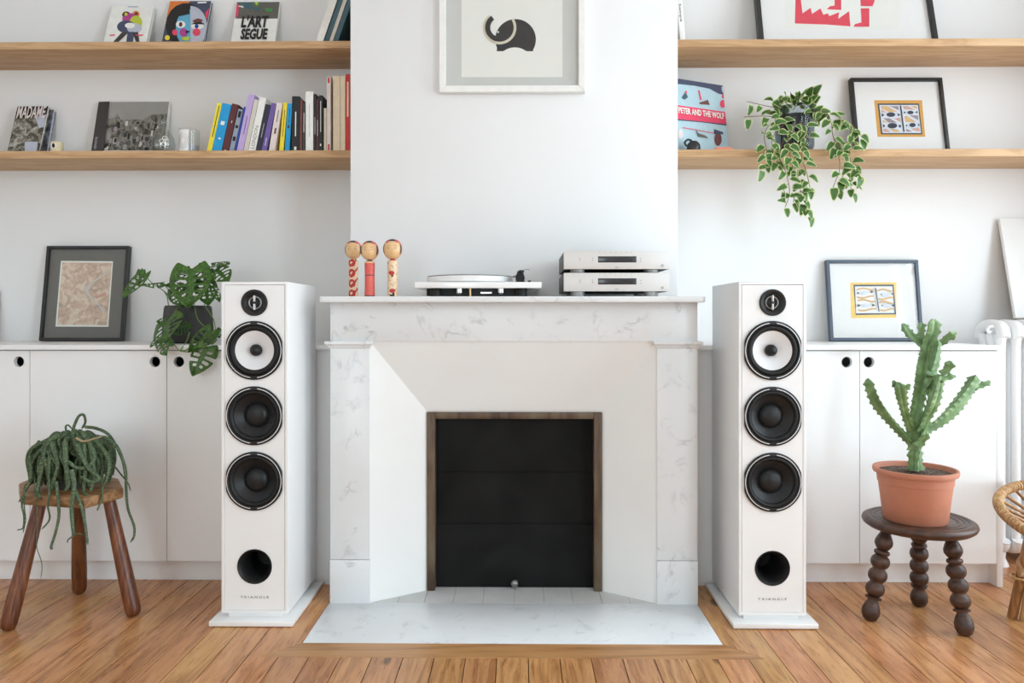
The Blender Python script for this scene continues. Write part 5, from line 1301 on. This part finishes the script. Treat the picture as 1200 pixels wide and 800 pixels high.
# ------------------------------------------------------------------ variegated trailing plant
TC = Vector((PX(931, 2.95), 2.95, Z_SH1))
tp_ = thing('trailing_plant', TC, 'trailing plant with cream-edged green leaves in a dark glass pot on the shelf', 'plant')
kk = 2.95 / F; hp = PZ(128, 2.95) - Z_SH1
MB().lathe([(0, 0), (.058, 0), (.068, .006), (.0735, .025), (.0745, hp), (.0725, hp), (.071, .026), (.065, .010), (0, .006)], 48, 'Z').build('pot', 'pot_glass', tp_, smooth=45)
MB().lathe([(0, .008), (.050, .008), (.056, hp * .82), (.054, hp * .83), (0, hp * .78)], 36, 'Z').build('inner_pot', 'charcoal_pot', tp_, smooth=45)
def vleaf(curl, seed):
    rr = random.Random(seed); n = 9; out = []
    for sd in (-1, 1):
        for i in range(n + 1):
            s = i / n; w = .40 * math.sin(PI * s ** .72) ** .8 * (1 - .25 * s)
            out.append((sd, s, w))
    mb = MB()
    for sd in (-1, 1):
        for i in range(n):
            s0, s1 = i / n, (i + 1) / n
            W = lambda s: .42 * max(0, math.sin(PI * s ** .70)) ** .75 * (1 - .22 * s)
            zc = lambda x, s: .25 * abs(x) - curl * (s - .3) ** 2 * .6
            for (t0, t1, mi) in ((0, .74, 0), (.74, 1.0, 1)):
                if i == n - 1 and mi == 0: pass
                q4 = [(sd * W(s0) * t0, s0), (sd * W(s0) * t1, s0), (sd * W(s1) * t1, s1), (sd * W(s1) * t0, s1)]
                if sd < 0: q4.reverse()
                mb.add([(x, s, zc(x, s)) for x, s in q4], [(0, 1, 2, 3)], 1 if i in (0, n - 1) else mi)
    return mb.mesh('leaf', ['leaf_green', 'leaf_cream'], smooth=70)
VLEAF = [vleaf(.2, 1), vleaf(.7, 2), vleaf(1.2, 3)]
vq = Z(5.1625, 860, 105)
def VP_(x, y, Y): p = vq((x, y))[0]; return P(p[0], p[1], Y) - TC
rr = random.Random(21)
VINES = [([(340, 190), (280, 120), (180, 95), (80, 72)], 2.93, 2.90, 5), ([(340, 200), (270, 170), (180, 160), (60, 165)], 2.92, 2.88, 6), ([(300, 190), (220, 210), (185, 280), (200, 380), (200, 440)], 2.90, 2.82, 12), ([(330, 190), (250, 260), (230, 350), (290, 440), (330, 560), (335, 640), (310, 710)], 2.88, 2.80, 17), ([(300, 300), (270, 410), (240, 450), (150, 480)], 2.86, 2.81, 7),
         ([(400, 190), (390, 300), (400, 420), (385, 500), (400, 600), (430, 690), (460, 760)], 2.87, 2.80, 19), ([(420, 190), (440, 290), (410, 400), (440, 500), (460, 590)], 2.86, 2.80, 11), ([(360, 200), (330, 300), (340, 400), (360, 480)], 2.86, 2.81, 11), ([(430, 160), (500, 130), (560, 140), (590, 200), (600, 280), (640, 340), (680, 400)], 2.91, 2.82, 13),
         ([(450, 160), (540, 130), (620, 160), (690, 220), (720, 300), (700, 380), (710, 480), (700, 560), (720, 620)], 2.91, 2.81, 21), ([(620, 160), (680, 200), (740, 240), (780, 290)], 2.88, 2.84, 8), ([(600, 280), (630, 380), (640, 480), (600, 590)], 2.85, 2.80, 8), ([(710, 440), (760, 470), (765, 520)], 2.82, 2.80, 3), ([(690, 470), (640, 560), (630, 600)], 2.81, 2.80, 4), ([(330, 570), (300, 590), (310, 630)], 2.81, 2.80, 1), ([(410, 610), (370, 640), (360, 680)], 2.80, 2.79, 4)]
nl = 0
for (pp, y0, y1, cnt) in VINES:
    m = len(pp); path = crom([VP_(x, y, y0 + (y1 - y0) * min(1, 1.6 * i / (m - 1))) for i, (x, y) in enumerate(pp)], 8)
    MB().tube(path, .0013, 6).build('stem', 'vine_stem', tp_, smooth=60)
    for c in range(cnt):
        f = (c + .7) / cnt; i = min(len(path) - 1, int(f * (len(path) - 1)))
        b = path[i]; sd = -1 if c % 2 else 1
        d = Vector((sd * rr.uniform(.15, .85), rr.uniform(-.6, -.1), rr.uniform(-1.2, .1))) if c < cnt - 1 else Vector((rr.uniform(-.3, .3), -.2, -1))
        ln_ = rr.uniform(.038, .052); d.normalize()
        b2_ = b + d * .008
        place_leaf(tp_, VLEAF, b2_, b2_ + d * ln_, rr.uniform(.72, .95), Vector((sd * .25 + rr.uniform(-.4, .4), -1, rr.uniform(.1, .8))), nl); nl += 1
for c in range(46):                                               # crown
    a = rr.uniform(0, 2 * PI); r = .085 * math.sqrt(rr.random())
    b = Vector((math.cos(a) * r, math.sin(a) * r * .8 - .01, hp + rr.uniform(-.03, .035) + (.02 if r < .05 else 0)))
    d = Vector((math.cos(a) * rr.uniform(.2, 1), math.sin(a) * .8 - .35, rr.uniform(-.5, 1.0))).normalized()
    place_leaf(tp_, VLEAF, b, b + d * rr.uniform(.040, .054), rr.uniform(.85, 1.1), Vector((rr.uniform(-.5, .5), -1, rr.uniform(.2, .9))), nl); nl += 1

# ------------------------------------------------------------------ rattan chair
CC = Vector((1.885, 2.27, 0)); cr_ = .345
ch = thing('rattan_chair', CC, 'low round rattan chair with wrapped cane rim beside the dark stool', 'chair')
def rim(a, r=cr_, dz=0): 
    x = r * math.cos(a); y = r * math.sin(a)
    return Vector((x, y, .308 + .17 * y + .25 * max(0, x) ** 1.5 + dz))
NR = 120
MB().tube([rim(2 * PI * i / NR) for i in range(NR)], .0105, 10, closed=True).build('rim', 'cane', ch, smooth=60)
# cane wrapped round the rim: separate turns
rr = random.Random(4)
for i in range(150):
    a = 2 * PI * i / 150; p = rim(a); tdir = (rim(a + .02) - rim(a - .02)).normalized(); u = tdir.orthogonal().normalized(); w = tdir.cross(u)
    tw = rr.uniform(-.2, .2)
    MB().tube([p + (u * math.cos(k * PI / 6) + w * math.sin(k * PI / 6)) * .0128 + tdir * (.005 * math.sin(k * PI / 6 + .6 + tw)) for k in range(12)], .0042, 6, closed=True).build('binding', 'cane', ch, smooth=60)
for i in range(13):                                               # seat canes spanning the rim
    y = -.30 + .05 * i; x = math.sqrt(max(0, cr_ ** 2 - y ** 2)) - .005; a = math.atan2(y, -x)
    p0, p1 = rim(math.atan2(y, -x)), rim(math.atan2(y, x)); md = (p0 + p1) / 2; md.z = .22
    MB().tube(crom([p0, p0.lerp(md, .5) - Vector((0, 0, .012)), md, p1.lerp(md, .5) - Vector((0, 0, .012)), p1], 5), .0052, 8).build('seat_cane', 'cane_dark', ch, smooth=60)
for a in (PI * .98, PI * 1.42, PI * .40, PI * -.12):                # legs, each a pair of canes
    p = rim(a, cr_ * .93, -.01); ft = Vector((p.x * .93, p.y * .92, 0))
    if abs(a - PI * .98) < .01: p = rim(a, cr_ * .86, -.01); ft = P(1186, 722, 2.35) - CC; ft.z = 0
    MB().tube([ft, ft.lerp(p, .5), p], .0145, 10).build('leg', 'cane_dark', ch, smooth=50)
    s = Vector((.022, -.022, 0))
    MB().tube([ft + s, (ft + s).lerp(p + s * .6, .5), p + s * .6], .0125, 10).build('leg', 'cane', ch, smooth=50)
    hoop = [Vector((ft.x, ft.y, 0)).lerp(p, .48) + Vector((-.012, -.02, 0)), Vector((ft.x * .97, ft.y * .97 - .03, .195)), Vector((ft.x * .80, ft.y * .8 - .06, .225)), Vector((ft.x * .45, ft.y * .45 - .09, .20))]
    MB().tube(crom(hoop, 6), .0105, 10).build('brace', 'cane', ch, smooth=60)
    MB().tube([hoop[0] + Vector((.03 * math.cos(k * PI / 5), .03 * math.sin(k * PI / 5), 0)) for k in range(10)], .004, 6, closed=True).build('binding', 'cane', ch, smooth=60)
MB().tube([Vector((.26 * math.cos(2 * PI * i / 60), .26 * math.sin(2 * PI * i / 60), .145)) for i in range(60)], .010, 8, closed=True).build('stretcher_ring', 'cane_dark', ch, smooth=60)
# back hoop on the far side of the seat
bh = [rim(1.35), rim(1.2) + Vector((.03, .02, .16)), rim(.7) + Vector((.07, .06, .30)), rim(0) + Vector((.12, 0, .36)), rim(-.7) + Vector((.07, -.06, .30)), rim(-1.2) + Vector((.03, -.02, .16)), rim(-1.35)]
bhp = crom(bh, 8)
MB().tube(bhp, .015, 10).build('back_hoop', 'cane', ch, smooth=60)
for k in range(9):
    f = .12 + .095 * k; p1 = bhp[int(f * (len(bhp) - 1))]; p0 = rim(1.25 - 2.5 * (f - .0), cr_)
    MB().tube([p0, p1], .005, 8).build('back_cane', 'cane_dark', ch, smooth=60)
